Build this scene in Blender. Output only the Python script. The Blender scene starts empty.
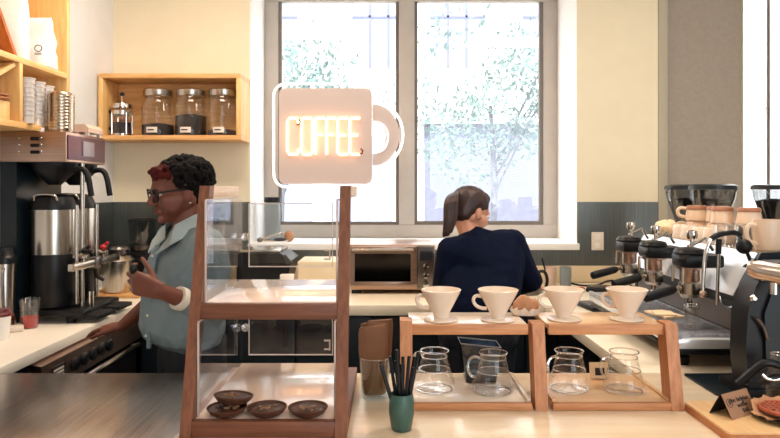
import bpy, bmesh, math, random
from mathutils import Vector, Matrix, noise, Quaternion
R = math.radians
rnd = random.Random(7)
SC = bpy.context.scene
COL = SC.collection

# ------------------------------------------------------------------ camera, world, sun, fill lights, exposure
EYE = 1.56            # camera height, metres; +Y looks at the window wall
FPX = 640.0           # focal length in pixels of the 780 wide frame
cam_d = bpy.data.cameras.new('camera'); cam = bpy.data.objects.new('camera', cam_d); COL.objects.link(cam)
cam.location = (0, 0, EYE); cam.rotation_euler = (R(90), 0, 0)
cam_d.sensor_width = 36.0; cam_d.lens = FPX / 780 * 36.0
cam_d.shift_x = 2 / 780; cam_d.shift_y = -29 / 780
cam_d.clip_start = 0.05; cam_d.clip_end = 200
SC.camera = cam

W = bpy.data.worlds.new('world'); SC.world = W; W.use_nodes = True
bg = W.node_tree.nodes['Background']; bg.inputs[0].default_value = (0.86, 0.93, 1.0, 1); bg.inputs[1].default_value = 6.0

sun_d = bpy.data.lights.new('sun', 'SUN'); sun = bpy.data.objects.new('sun', sun_d); COL.objects.link(sun)
sun_d.energy = 10.0; sun_d.angle = R(1.0); sun_d.color = (1, 0.96, 0.9)
sun.rotation_euler = (R(38), 0, R(-25))

def area(name, loc, rot, sx, sy, power, color):
    d = bpy.data.lights.new(name, 'AREA'); d.shape = 'RECTANGLE'; d.size = sx; d.size_y = sy
    d.energy = power; d.color = color
    o = bpy.data.objects.new(name, d); COL.objects.link(o); o.location = loc; o.rotation_euler = rot
    return o
area('ceiling_fill_light', (-0.9, 3.0, 3.26), (0, 0, 0), 0.9, 0.5, 42, (1, 0.84, 0.68))  # unseen overhead fill lights, added to brighten the room
area('ceiling_fill_light', (1.35, 2.6, 3.26), (0, 0, 0), 0.9, 0.5, 34, (1, 0.86, 0.72))
area('ceiling_fill_light', (0.2, 0.4, 3.26), (0, 0, 0), 1.6, 0.6, 14, (1, 0.86, 0.72))

SC.view_settings.view_transform = 'Standard'; SC.view_settings.look = 'None'
SC.view_settings.gamma = 1.0; SC.view_settings.exposure = -0.12
try: SC.view_settings.use_curve_mapping = False
except Exception: pass

# ------------------------------------------------------------------ materials
def s2l(c):
    return tuple((v / 12.92 if v <= 0.04045 else ((v + 0.055) / 1.055) ** 2.4) for v in [x / 255 for x in c])
MATS = {}
def mat(name, rgb, rough=0.5, metal=0.0, noise_amt=0.06, noise_scale=8.0, bump=0.0, bump_scale=60.0, coat=0.0, emit=None, emit_s=0.0, spec=0.5, transl=0.0):
    m = bpy.data.materials.new(name); m.use_nodes = True; nt = m.node_tree; N = nt.nodes; L = nt.links
    b = N['Principled BSDF']; c = s2l(rgb)
    tc = N.new('ShaderNodeTexCoord'); nz = N.new('ShaderNodeTexNoise'); nz.inputs['Scale'].default_value = noise_scale; nz.inputs['Detail'].default_value = 4
    L.new(tc.outputs['Object'], nz.inputs['Vector'])
    rp = N.new('ShaderNodeValToRGB'); rp.color_ramp.elements[0].position = 0.3; rp.color_ramp.elements[1].position = 0.7
    lo = tuple(v * (1 - noise_amt) for v in c); hi = tuple(min(1, v * (1 + noise_amt)) for v in c)
    rp.color_ramp.elements[0].color = (*lo, 1); rp.color_ramp.elements[1].color = (*hi, 1)
    L.new(nz.outputs['Fac'], rp.inputs['Fac']); L.new(rp.outputs['Color'], b.inputs['Base Color'])
    b.inputs['Roughness'].default_value = rough; b.inputs['Metallic'].default_value = metal
    b.inputs['Coat Weight'].default_value = coat; b.inputs['Specular IOR Level'].default_value = spec
    if emit: b.inputs['Emission Color'].default_value = (*s2l(emit), 1); b.inputs['Emission Strength'].default_value = emit_s
    if bump:
        n2 = N.new('ShaderNodeTexNoise'); n2.inputs['Scale'].default_value = bump_scale; n2.inputs['Detail'].default_value = 3
        L.new(tc.outputs['Object'], n2.inputs['Vector'])
        bp = N.new('ShaderNodeBump'); bp.inputs['Strength'].default_value = bump; bp.inputs['Distance'].default_value = 0.01
        L.new(n2.outputs['Fac'], bp.inputs['Height']); L.new(bp.outputs['Normal'], b.inputs['Normal'])
    if transl:
        out = N['Material Output']; tr = N.new('ShaderNodeBsdfTranslucent'); mx = N.new('ShaderNodeMixShader'); mx.inputs[0].default_value = transl
        L.new(rp.outputs['Color'], tr.inputs['Color']); L.new(b.outputs[0], mx.inputs[1]); L.new(tr.outputs[0], mx.inputs[2]); L.new(mx.outputs[0], out.inputs['Surface'])
    MATS[name] = m; return m

def wood(name, dark, light, axis='X', scale=5.0, rough=0.45, stretch=14.0, coat=0.0):
    m = bpy.data.materials.new(name); m.use_nodes = True; nt = m.node_tree; N = nt.nodes; L = nt.links
    b = N['Principled BSDF']; tc = N.new('ShaderNodeTexCoord'); mp = N.new('ShaderNodeMapping')
    s = [stretch] * 3; s['XYZ'.index(axis)] = 1.0; mp.inputs['Scale'].default_value = s
    L.new(tc.outputs['Object'], mp.inputs['Vector'])
    nz = N.new('ShaderNodeTexNoise'); nz.inputs['Scale'].default_value = scale; nz.inputs['Detail'].default_value = 6; nz.inputs['Distortion'].default_value = 0.6
    L.new(mp.outputs['Vector'], nz.inputs['Vector'])
    rp = N.new('ShaderNodeValToRGB'); rp.color_ramp.elements[0].position = 0.32; rp.color_ramp.elements[1].position = 0.68
    rp.color_ramp.elements[0].color = (*s2l(dark), 1); rp.color_ramp.elements[1].color = (*s2l(light), 1)
    L.new(nz.outputs['Fac'], rp.inputs['Fac']); L.new(rp.outputs['Color'], b.inputs['Base Color'])
    b.inputs['Roughness'].default_value = rough; b.inputs['Coat Weight'].default_value = coat
    bp = N.new('ShaderNodeBump'); bp.inputs['Strength'].default_value = 0.08; bp.inputs['Distance'].default_value = 0.004
    L.new(nz.outputs['Fac'], bp.inputs['Height']); L.new(bp.outputs['Normal'], b.inputs['Normal'])
    return m

def brushed(name, rgb, rough=0.28, axis='X', amt=0.12):
    m = mat(name, rgb, rough, 1.0, amt, 6.0)
    N = m.node_tree.nodes; L = m.node_tree.links
    nz = [n for n in N if n.type == 'TEX_NOISE'][0]; tc = [n for n in N if n.type == 'TEX_COORD'][0]
    mp = N.new('ShaderNodeMapping'); s = [30.0] * 3; s['XYZ'.index(axis)] = 0.6; mp.inputs['Scale'].default_value = s
    L.new(tc.outputs['Object'], mp.inputs['Vector']); L.new(mp.outputs['Vector'], nz.inputs['Vector'])
    return m

def glass(name, tint=(1, 1, 1), lo=0.03, hi=0.75, blend=0.32, rough=0.02, gloss=(1, 1, 1)):
    m = bpy.data.materials.new(name); m.use_nodes = True; N = m.node_tree.nodes; L = m.node_tree.links
    N.remove(N['Principled BSDF']); out = N['Material Output']
    t = N.new('ShaderNodeBsdfTransparent'); t.inputs[0].default_value = (*tint, 1)
    g = N.new('ShaderNodeBsdfGlossy'); g.inputs['Roughness'].default_value = rough; g.inputs['Color'].default_value = (*gloss, 1)
    lw = N.new('ShaderNodeLayerWeight'); lw.inputs['Blend'].default_value = blend
    mr = N.new('ShaderNodeMapRange'); mr.inputs['To Min'].default_value = lo; mr.inputs['To Max'].default_value = hi
    L.new(lw.outputs['Facing'], mr.inputs['Value'])
    nz = N.new('ShaderNodeTexNoise'); nz.inputs['Scale'].default_value = 3.0
    mx = N.new('ShaderNodeMixShader'); L.new(mr.outputs[0], mx.inputs[0]); L.new(t.outputs[0], mx.inputs[1]); L.new(g.outputs[0], mx.inputs[2])
    L.new(mx.outputs[0], out.inputs['Surface'])
    return m

M = {}
M['wall_cream'] = mat('wall_cream', (236, 224, 196), 0.8, noise_amt=0.02, bump=0.03)
M['wall_yellow'] = mat('wall_yellow', (240, 222, 180), 0.8, noise_amt=0.02, bump=0.03)
M['wall_white'] = mat('wall_white', (238, 240, 242), 0.8, noise_amt=0.02, bump=0.03)
M['reveal_white'] = mat('reveal_white', (250, 248, 244), 0.7, noise_amt=0.01)
M['wall_grey'] = mat('wall_grey', (160, 150, 138), 0.85, noise_amt=0.05, noise_scale=40, bump=0.1)
M['trim_grey'] = mat('trim_grey', (176, 168, 148), 0.7, noise_amt=0.03)
M['ceiling'] = mat('ceiling_paint', (235, 228, 215), 0.9, noise_amt=0.02)
M['floor'] = mat('floor_concrete', (95, 88, 82), 0.5, noise_amt=0.15, noise_scale=3)
M['splash'] = brushed('splash_metal', (122, 126, 124), 0.42, 'Z', 0.15)
M['frame'] = mat('window_frame_paint', (190, 180, 170), 0.5, noise_amt=0.04)
M['frame_dark'] = mat('window_frame_dark', (112, 102, 94), 0.45, noise_amt=0.05)
M['pane'] = glass('window_pane_glass', (0.97, 0.985, 1.0), 0.02, 0.35, 0.25)
M['counter_white'] = mat('counter_white', (238, 228, 212), 0.35, noise_amt=0.03, noise_scale=4)
M['counter_cream'] = mat('counter_cream', (240, 226, 202), 0.32, noise_amt=0.03, noise_scale=5)
M['upstand'] = mat('upstand_cream', (226, 206, 172), 0.5, noise_amt=0.03)
M['front_top'] = wood('front_counter_birch', (224, 200, 168), (236, 218, 192), 'X', 3.0, 0.3, 8, coat=0.3)
M['steel_top'] = brushed('brushed_steel_top', (204, 194, 188), 0.27, 'Y', 0.18)
M['cabinet'] = mat('cabinet_dark', (20, 29, 36), 0.45, noise_amt=0.12, noise_scale=5, spec=0.35)
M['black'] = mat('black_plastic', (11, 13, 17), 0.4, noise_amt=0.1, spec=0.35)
M['black_soft'] = mat('black_rubber', (10, 12, 17), 0.55, noise_amt=0.1, spec=0.35)
M['black_teal'] = mat('black_teal_enamel', (16, 27, 33), 0.3, noise_amt=0.12, spec=0.4)
M['navy_dark'] = mat('navy_dark', (16, 22, 36), 0.4, noise_amt=0.1)
M['chrome'] = mat('chrome', (215, 212, 208), 0.12, 1.0, 0.04)
M['panel_bright'] = mat('reflection_white_panel', (236, 240, 246), 0.2, 0.35, 0.03)  # bright reflection on chrome put into a whiter, less metallic base
M['steel'] = brushed('brushed_steel', (190, 182, 172), 0.26, 'Z', 0.15)
M['steel_dark'] = brushed('dark_steel', (118, 112, 110), 0.32, 'X', 0.15)
M['steel_warm'] = brushed('warm_steel', (186, 158, 142), 0.3, 'X', 0.12)
M['tray_steel'] = mat('drip_tray_steel', (196, 198, 204), 0.45, 0.8, 0.25, 60)
M['oak'] = wood('oak_rack', (186, 122, 78), (214, 152, 102), 'X', 6.0, 0.5)
M['oak_v'] = wood('oak_rack_upright', (176, 112, 70), (206, 142, 94), 'Z', 6.0, 0.5)
M['oak_top'] = wood('oak_rack_top', (226, 178, 130), (238, 198, 152), 'X', 4.0, 0.3, coat=0.4)
M['rack_pale'] = wood('rack_top_pale', (236, 214, 190), (244, 228, 208), 'X', 4.0, 0.25, coat=0.5)  # window reflection on the rack tops put into the colour as paler wood
M['card_tan'] = mat('card_tan', (222, 190, 146), 0.7)
M['chute_steel'] = mat('chute_steel', (206, 190, 180), 0.25, 1.0, 0.03)
M['case_wood'] = wood('case_wood', (104, 60, 40), (130, 78, 54), 'X', 6.0, 0.5)
M['case_wood_v'] = wood('case_wood_upright', (112, 66, 44), (140, 86, 60), 'Z', 6.0, 0.5)
M['case_rail'] = wood('case_rail_pale', (220, 190, 160), (236, 212, 186), 'Y', 6.0, 0.5)  # lit inner face of the case rail put into a paler wood colour
M['laminate'] = mat('case_shelf_laminate', (240, 214, 198), 0.16, noise_amt=0.02, coat=0.5)
M['pine'] = wood('pine_shelf', (222, 172, 104), (240, 200, 136), 'Z', 5.0, 0.5, 8)
M['pine_y'] = wood('pine_shelf_along', (222, 172, 104), (242, 204, 142), 'Y', 5.0, 0.5, 8)
M['pine_x'] = wood('pine_box_shelf', (214, 156, 92), (236, 186, 124), 'X', 5.0, 0.5, 8)
M['pine_red'] = wood('pine_reddish', (176, 96, 44), (202, 122, 62), 'Z', 5.0, 0.5, 8)
M['board'] = wood('serving_board_maple', (222, 176, 120), (238, 200, 148), 'Y', 4.0, 0.4, 9)
M['board_edge'] = wood('serving_board_rim', (170, 104, 60), (196, 128, 80), 'Y', 4.0, 0.45, 9)
M['ceramic'] = mat('white_ceramic', (236, 216, 196), 0.2, noise_amt=0.02, coat=0.4)
M['ceramic_white'] = mat('bright_ceramic', (240, 232, 224), 0.25, noise_amt=0.02, coat=0.3)
M['mug_cream'] = mat('mug_cream', (236, 206, 178), 0.35, noise_amt=0.03)
M['mug_brown'] = mat('mug_brown_rim', (158, 104, 74), 0.4, noise_amt=0.05)
M['mug_grey'] = mat('mug_grey', (132, 142, 144), 0.4, noise_amt=0.04)
M['mug_pink'] = mat('mug_pinkish', (214, 186, 168), 0.45, noise_amt=0.06, noise_scale=30)
M['glass'] = glass('vessel_glass', (0.975, 0.975, 0.97), 0.02, 0.6, 0.22)
M['glass_rim'] = glass('vessel_glass_rim', (0.93, 0.93, 0.92), 0.25, 0.9, 0.5)
M['glass_smoke'] = glass('smoked_plastic', (0.10, 0.14, 0.2), 0.05, 0.5, 0.25, 0.1)
M['glass_green'] = glass('green_tint_glass', (0.93, 0.97, 0.95), 0.02, 0.6, 0.22)
M['hopper'] = glass('hopper_plastic', (0.72, 0.74, 0.76), 0.05, 0.35, 0.25, 0.08)
M['acrylic'] = glass('clear_acrylic', (0.97, 0.98, 0.99), 0.035, 0.5, 0.2)
M['acrylic_edge'] = mat('acrylic_edge', (226, 214, 208), 0.2, noise_amt=0.05, coat=0.5, transl=0.4)
M['sign_face'] = mat('sign_white_acrylic', (206, 190, 184), 0.5, noise_amt=0.01, transl=0.12)
M['neon_orange'] = mat('neon_orange', (255, 190, 130), 0.4, emit=(255, 196, 146), emit_s=5.5)
M['neon_white'] = mat('neon_white', (255, 250, 245), 0.4, emit=(255, 240, 232), emit_s=1.3)
M['neon_dark'] = mat('neon_blackout', (120, 60, 20), 0.5)
M['coffee'] = mat('coffee_beans', (34, 24, 24), 0.5, noise_amt=0.4, noise_scale=160, bump=0.6, bump_scale=220)
M['label'] = mat('paper_label', (230, 218, 206), 0.7, noise_amt=0.03)
M['ink'] = mat('ink', (40, 32, 30), 0.8)
M['kraft'] = mat('kraft_paper', (128, 86, 58), 0.75, noise_amt=0.12, bump=0.3, bump_scale=30)
M['paper_white'] = mat('white_bag_paper', (236, 228, 226), 0.6, noise_amt=0.04, bump=0.4, bump_scale=14)
M['paper_card'] = mat('brown_card', (160, 120, 92), 0.75, noise_amt=0.05)
M['cup_green'] = mat('green_glaze', (58, 92, 82), 0.45, noise_amt=0.08, noise_scale=14, coat=0.1)
M['pastry_crust'] = mat('pastry_crust', (88, 50, 34), 0.6, noise_amt=0.2, noise_scale=40, bump=0.4, bump_scale=90)
M['pastry_fill'] = mat('pastry_filling', (70, 42, 30), 0.4, noise_amt=0.35, noise_scale=60, bump=0.5, bump_scale=80)
M['nut'] = mat('nut', (146, 110, 84), 0.6, noise_amt=0.2, noise_scale=60)
M['waffle'] = mat('waffle', (166, 78, 42), 0.45, noise_amt=0.2, noise_scale=30, bump=0.2)
M['bread'] = mat('bread_roll', (184, 130, 92), 0.6, noise_amt=0.15, noise_scale=14)
M['paper_liner'] = mat('paper_liner', (240, 228, 214), 0.7, noise_amt=0.03, bump=0.3, bump_scale=20, transl=0.3)
M['liner_tan'] = mat('tan_liner', (206, 152, 110), 0.7, bump=0.3, bump_scale=20)
M['dark_red'] = mat('dark_red_lid', (96, 22, 26), 0.4)
M['plate_dark'] = mat('dark_plate', (60, 44, 42), 0.35, noise_amt=0.08)
M['red'] = mat('red_plastic', (196, 34, 40), 0.4)
M['red_drink'] = mat('red_drink', (190, 10, 22), 0.25, noise_amt=0.04, transl=0.2)
M['white_plastic'] = mat('white_plastic', (238, 232, 224), 0.45, noise_amt=0.02)
M['silver_cup'] = mat('silver_ripple_cup', (226, 220, 214), 0.4, 0.25, 0.05)
M['can_steel'] = mat('ribbed_tin', (206, 190, 172), 0.22, 1.0, 0.06)
M['cloth'] = mat('cream_cloth', (240, 214, 176), 0.9, noise_amt=0.05, bump=0.4, bump_scale=40)
M['screen'] = mat('display_screen', (140, 132, 138), 0.3, noise_amt=0.06, emit=(150, 140, 150), emit_s=0.15)
M['panel_maroon'] = mat('brewer_panel', (104, 74, 84), 0.35, 0.4, 0.05)
M['skin_brown'] = mat('skin_brown', (112, 62, 46), 0.5, noise_amt=0.08, noise_scale=10)
M['skin_light'] = mat('skin_light', (206, 146, 118), 0.5, noise_amt=0.06, noise_scale=10)
M['lip'] = mat('lip', (104, 48, 42), 0.45)
M['eye_white'] = mat('eye_white', (226, 218, 210), 0.3)
M['hair_black'] = mat('hair_black', (11, 8, 9), 0.8, noise_amt=0.3, noise_scale=60, bump=0.6, bump_scale=90, spec=0.15)
M['hair_red'] = mat('hair_reddish', (74, 18, 16), 0.8, noise_amt=0.3, noise_scale=60, bump=0.6, bump_scale=90, spec=0.2)
M['hair_brown'] = wood('hair_brown', (36, 22, 22), (66, 40, 34), 'Z', 14.0, 0.5, 18)
M['denim'] = mat('pale_denim_shirt', (124, 140, 146), 0.9, noise_amt=0.1, noise_scale=9, bump=0.3, bump_scale=160, spec=0.2)
M['denim_pale'] = mat('denim_collar', (158, 172, 174), 0.9, noise_amt=0.08, noise_scale=9)  # whitish denim inside, with the collar's lit tone put into the colour too
M['cuff'] = mat('white_cuff', (226, 218, 204), 0.8)
M['trousers'] = mat('dark_trousers', (22, 24, 34), 0.85, noise_amt=0.1)
M['navy'] = mat('navy_jumper', (10, 18, 40), 0.95, noise_amt=0.15, noise_scale=9, bump=0.25, bump_scale=120, spec=0.15)
M['shoe'] = mat('shoe_leather', (26, 24, 24), 0.5)
M['facade'] = mat('facade_render', (236, 226, 214), 0.8, noise_amt=0.04, noise_scale=2)
M['facade_band'] = mat('facade_band', (206, 196, 190), 0.8, noise_amt=0.04, noise_scale=2)
M['facade_glass'] = mat('facade_window', (138, 146, 162), 0.5, 0.0, 0.06, spec=0.2)
M['glazing_bar'] = mat('glazing_bar', (104, 102, 126), 0.7, noise_amt=0.05)
M['shop_dark'] = mat('shopfront_dark', (108, 108, 120), 0.6, noise_amt=0.1, spec=0.2)
M['leaf'] = mat('tree_leaf', (116, 132, 126), 0.7, noise_amt=0.35, noise_scale=3, transl=0.3, spec=0.1)
M['bark'] = mat('bark', (104, 104, 110), 0.85, noise_amt=0.1, noise_scale=12)
M['asphalt'] = mat('asphalt', (130, 130, 132), 0.85, noise_amt=0.1)
M['pavement'] = mat('pavement', (200, 196, 190), 0.85, noise_amt=0.05)
M['car_white'] = mat('car_paint', (236, 236, 238), 0.25, noise_amt=0.01, coat=0.6)

# ------------------------------------------------------------------ mesh helpers
ORIG = {}
class MB:
    def __init__(s): s.bm = bmesh.new()
    def _add(s, verts, faces):
        v = [s.bm.verts.new(p) for p in verts]
        for f in faces:
            try: s.bm.faces.new([v[i] for i in f])
            except ValueError: pass
        return v
    def box(s, x0, x1, y0, y1, z0, z1, bev=0.0, mx=None, seg=2):
        b = bmesh.new(); bmesh.ops.create_cube(b, size=1.0)
        for v in b.verts: v.co = Vector(((x0 + x1) / 2 + v.co.x * (x1 - x0), (y0 + y1) / 2 + v.co.y * (y1 - y0), (z0 + z1) / 2 + v.co.z * (z1 - z0)))
        if bev: bmesh.ops.bevel(b, geom=b.edges[:], offset=bev, segments=seg, profile=0.5, affect='EDGES')
        return s.merge(b, mx)
    def obox(s, c, size, rot=None, bev=0.0):
        m = Matrix.Translation(c) @ (rot.to_4x4() if rot is not None else Matrix.Identity(4))
        x, y, z = [q / 2 for q in size]
        return s.box(-x, x, -y, y, -z, z, bev, m)
    def merge(s, b, mx=None):
        if mx is not None: b.transform(mx)
        b.verts.ensure_lookup_table(); b.verts.index_update()
        s._add([v.co.copy() for v in b.verts], [[v.index for v in f.verts] for f in b.faces]); b.free(); return s
    def cyl(s, p0, p1, r0, r1=None, seg=20, bev=0.0):
        return s.tube([p0, p1], [r0, r0 if r1 is None else r1], seg)
    def tube(s, pts, r, seg=10, closed=False):
        pts = [Vector(p) for p in pts]; n = len(pts); rs = r if isinstance(r, (list, tuple)) else [r] * n
        rings = []; prev = None
        for i, p in enumerate(pts):
            if closed: t = pts[(i + 1) % n] - pts[i - 1]
            else: t = pts[min(i + 1, n - 1)] - pts[max(i - 1, 0)]
            t.normalize()
            if prev is None:
                a = Vector((0, 0, 1)) if abs(t.z) < 0.9 else Vector((1, 0, 0)); u = t.cross(a).normalized()
            else:
                u = (prev - t * prev.dot(t));
                u = u.normalized() if u.length > 1e-6 else t.orthogonal().normalized()
            prev = u; w = t.cross(u)
            rings.append([s.bm.verts.new(p + (u * math.cos(2 * math.pi * k / seg) + w * math.sin(2 * math.pi * k / seg)) * rs[i]) for k in range(seg)])
        m = n if closed else n - 1
        for i in range(m):
            a, b = rings[i], rings[(i + 1) % n]
            for k in range(seg): s.bm.faces.new((a[k], a[(k + 1) % seg], b[(k + 1) % seg], b[k]))
        if not closed:
            s.bm.faces.new(rings[0][::-1]); s.bm.faces.new(rings[-1])
        return s
    def lathe(s, c, prof, seg=28, mx=None, closed=False):
        b = bmesh.new(); c = Vector(c); rings = []
        for (r, z) in prof:
            if r < 1e-5: rings.append([b.verts.new((0, 0, z))])
            else: rings.append([b.verts.new((r * math.cos(2 * math.pi * k / seg), r * math.sin(2 * math.pi * k / seg), z)) for k in range(seg)])
        pairs = list(zip(rings, rings[1:])) + ([(rings[-1], rings[0])] if closed else [])
        for a, d in pairs:
            for k in range(seg):
                k2 = (k + 1) % seg
                if len(a) == 1 and len(d) == 1: continue
                if len(a) == 1: f = (a[0], d[k2], d[k])
                elif len(d) == 1: f = (a[k], a[k2], d[0])
                else: f = (a[k], a[k2], d[k2], d[k])
                try: b.faces.new(f)
                except ValueError: pass
        return s.merge(b, Matrix.Translation(c) @ (mx if mx is not None else Matrix.Identity(4)))
    def prism(s, poly, to3, a0, a1):
        n = len(poly); v = [to3(p[0], p[1], a0) for p in poly] + [to3(p[0], p[1], a1) for p in poly]
        s._add(v, [list(range(n))[::-1], list(range(n, 2 * n))] + [[i, (i + 1) % n, n + (i + 1) % n, n + i] for i in range(n)]); return s
    def ell(s, c, r, rot=None, seg=16):
        b = bmesh.new(); bmesh.ops.create_uvsphere(b, u_segments=seg, v_segments=max(6, seg // 2), radius=1.0)
        m = Matrix.Translation(c) @ (rot.to_4x4() if rot is not None else Matrix.Identity(4)) @ Matrix.Diagonal((r[0], r[1], r[2], 1))
        return s.merge(b, m)
    def hull(s, balls, sub=2):
        b = bmesh.new()
        for (c, r, *rot) in balls:
            rr = (r, r, r) if not isinstance(r, (tuple, list)) else r
            m = Matrix.Translation(c) @ (rot[0].to_4x4() if rot else Matrix.Identity(4)) @ Matrix.Diagonal((*rr, 1))
            bmesh.ops.create_icosphere(b, subdivisions=sub, radius=1.0, matrix=m)
        for f in b.faces[:]: b.faces.remove(f)
        for e in b.edges[:]: b.edges.remove(e)
        res = bmesh.ops.convex_hull(b, input=b.verts[:])
        junk = [v for v in b.verts if not v.link_faces]
        bmesh.ops.delete(b, geom=junk, context='VERTS')
        return s.merge(b)
    def mesh(s, name, smooth=40):
        bmesh.ops.recalc_face_normals(s.bm, faces=s.bm.faces[:])
        me = bpy.data.meshes.new(name); s.bm.to_mesh(me); s.bm.free()
        if smooth:
            me.polygons.foreach_set('use_smooth', [True] * len(me.polygons)); me.set_sharp_from_angle(angle=R(smooth))
        return me
    def build(s, name, m, parent=None, label=None, cat=None, group=None, kind=None, smooth=40):
        return link(name, s.mesh(name, smooth), m, parent, label, cat, group, kind)

def link(name, me, m, parent=None, label=None, cat=None, group=None, kind=None):
    me.materials.clear(); me.materials.append(M[m] if isinstance(m, str) else m)
    o = bpy.data.objects.new(name, me); COL.objects.link(o)
    if parent is not None:
        org = ORIG[parent.name]; o.parent = parent
    else:
        xs = [v.co for v in me.vertices]
        org = Vector(((min(c.x for c in xs) + max(c.x for c in xs)) / 2, (min(c.y for c in xs) + max(c.y for c in xs)) / 2, min(c.z for c in xs)))
        o.location = org
    me.transform(Matrix.Translation(-org)); ORIG[o.name] = org
    tag(o, label, cat, group, kind)
    return o
def tag(o, label=None, cat=None, group=None, kind=None):
    if label: o['label'] = label
    if cat: o['category'] = cat
    if group: o['group'] = group
    if kind: o['kind'] = kind
def thing(name, label, cat, loc=(0, 0, 0), group=None):
    o = bpy.data.objects.new(name, None); COL.objects.link(o); o.location = loc; o.empty_display_size = 0.05
    ORIG[o.name] = Vector(loc); tag(o, label, cat, group); return o
KIDS = {}
def kids(o): return [c for c in COL.objects if c.parent == o]
def dup(o, loc=None, rz=None, label=None, group=None, scale=None):
    c = o.copy(); COL.objects.link(c)
    if loc is not None: c.location = loc
    if rz is not None: c.rotation_euler = (0, 0, rz)
    if scale: c.scale = (scale,) * 3
    if label: c['label'] = label
    if group: c['group'] = group
    for ch in kids(o):
        d = ch.copy(); COL.objects.link(d); d.parent = c
        for g in kids(ch):
            e = g.copy(); COL.objects.link(e); e.parent = d
    return c
def struct(name, mb, m, parent=None): return mb.build(name, m, parent, kind=None if parent else 'structure')
def text_mesh(s, size, depth=0.0006):
    cu = bpy.data.curves.new('text', 'FONT'); cu.body = s; cu.size = size; cu.extrude = depth; cu.align_x = 'CENTER'; cu.align_y = 'CENTER'
    o = bpy.data.objects.new('text', cu); COL.objects.link(o)
    dg = bpy.context.evaluated_depsgraph_get(); me = bpy.data.meshes.new_from_object(o.evaluated_get(dg))
    COL.objects.unlink(o); bpy.data.objects.remove(o); return me
def remeshed(mb, voxel, smooth=4, fac=0.5, wrinkle=0.0, wscale=9.0, name='mesh'):
    me = mb.mesh('tmp', 0); o = bpy.data.objects.new('tmp', me); COL.objects.link(o)
    r = o.modifiers.new('r', 'REMESH'); r.mode = 'VOXEL'; r.voxel_size = voxel
    if smooth:
        q = o.modifiers.new('s', 'SMOOTH'); q.iterations = smooth; q.factor = fac
    dg = bpy.context.evaluated_depsgraph_get(); dg.update(); out = bpy.data.meshes.new_from_object(o.evaluated_get(dg))
    COL.objects.unlink(o); bpy.data.objects.remove(o); bpy.data.meshes.remove(me); out.name = name
    if wrinkle:
        nv = len(out.vertices); nr_ = [0.0] * (nv * 3); out.vertices.foreach_get('normal', nr_)
        cs = [v.co.copy() for v in out.vertices]; flat = []
        for i, c in enumerate(cs):
            n = noise.noise(Vector((c.x * wscale, c.y * wscale, c.z * wscale * 0.6))) + 0.5 * noise.noise(c * wscale * 2.3)
            flat += list(c + Vector(nr_[3 * i:3 * i + 3]) * (n * wrinkle))
        out.vertices.foreach_set('co', flat)
    out.polygons.foreach_set('use_smooth', [True] * len(out.polygons))
    return out
def arc(c, r, a0, a1, n, f):
    return [f(c[0] + r * math.cos(R(a0 + (a1 - a0) * i / n)), c[1] + r * math.sin(R(a0 + (a1 - a0) * i / n))) for i in range(n + 1)]
def rrect(x0, x1, y0, y1, r, n=5):
    p = []
    for (cx, cy, a) in ((x1 - r, y1 - r, 0), (x0 + r, y1 - r, 90), (x0 + r, y0 + r, 180), (x1 - r, y0 + r, 270)):
        p += [(cx + r * math.cos(R(a + 90 * i / n)), cy + r * math.sin(R(a + 90 * i / n))) for i in range(n + 1)]
    return p
XZ = lambda x, z, y: Vector((x, y, z))
XY = lambda x, y, z: Vector((x, y, z))
YZ = lambda y, z, x: Vector((x, y, z))
def at(px, py, d):   # a point read off the photograph at depth d
    return Vector(((px - 388) * d / FPX, d, EYE - (py - 190) * d / FPX))

# ------------------------------------------------------------------ room shell
BW = 4.45; LW = -1.91; CZ = 3.3; CT = 0.92
FD = 4.95                                   # depth of the window frame
WX0, WX1, SZ, WT = -0.96, 1.314, 1.19, 3.1  # window opening in the wall
struct('floor', MB().box(-2.4, 4.2, -2.2, BW + .6, -0.1, 0), 'floor')
struct('ceiling', MB().box(-2.4, 4.2, -2.2, BW + .6, CZ, CZ + .1), 'ceiling')
struct('wall_left', MB().box(LW - .15, LW, -2.2, BW, 0, CZ), 'wall_white')
struct('wall_back', MB().box(LW - .15, WX0, BW, BW + .14, 0, CZ).box(WX1, 1.877, BW, BW + .14, 0, CZ).box(WX0, WX1, BW, BW + .14, 0, SZ - .03).box(WX0, WX1, BW, BW + .14, WT, CZ), 'wall_cream')
rev = MB().box(WX0 - .06, WX0 + .003, BW + .001, FD + .1, SZ - .03, WT + .05).box(WX1 - .003, WX1 + .06, BW + .001, FD + .1, SZ - .03, WT + .05).box(WX0 - .06, WX1 + .06, BW + .001, FD + .1, WT, WT + .06)
struct('trim_1', rev, 'reveal_white')
struct('trim_2', MB().box(WX0 - .01, WX1 + .01, BW - .03, FD + .1, SZ - .045, SZ, .004), 'reveal_white')
struct('trim_3', MB().box(1.878, 1.94, BW - .012, BW + .14, 0, CZ, .003), 'trim_grey')
struct('wall_right', MB().box(1.94, 2.47, BW + .03, BW + .14, 0, CZ).box(2.47, 3.6, BW + .03, BW + .14, 0, .95).box(3.45, 3.6, -2.2, BW + .03, 0, CZ), 'wall_grey')
struct('wall_front_unseen', MB().box(-2.06, .8, -2.35, -2.2, 0, CZ).box(.8, 3.45, -2.35, -2.2, 0, .4).box(.8, 3.45, -2.35, -2.2, 2.95, CZ), 'wall_cream')  # unseen wall added behind the camera, its opening sized to limit daylight
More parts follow.
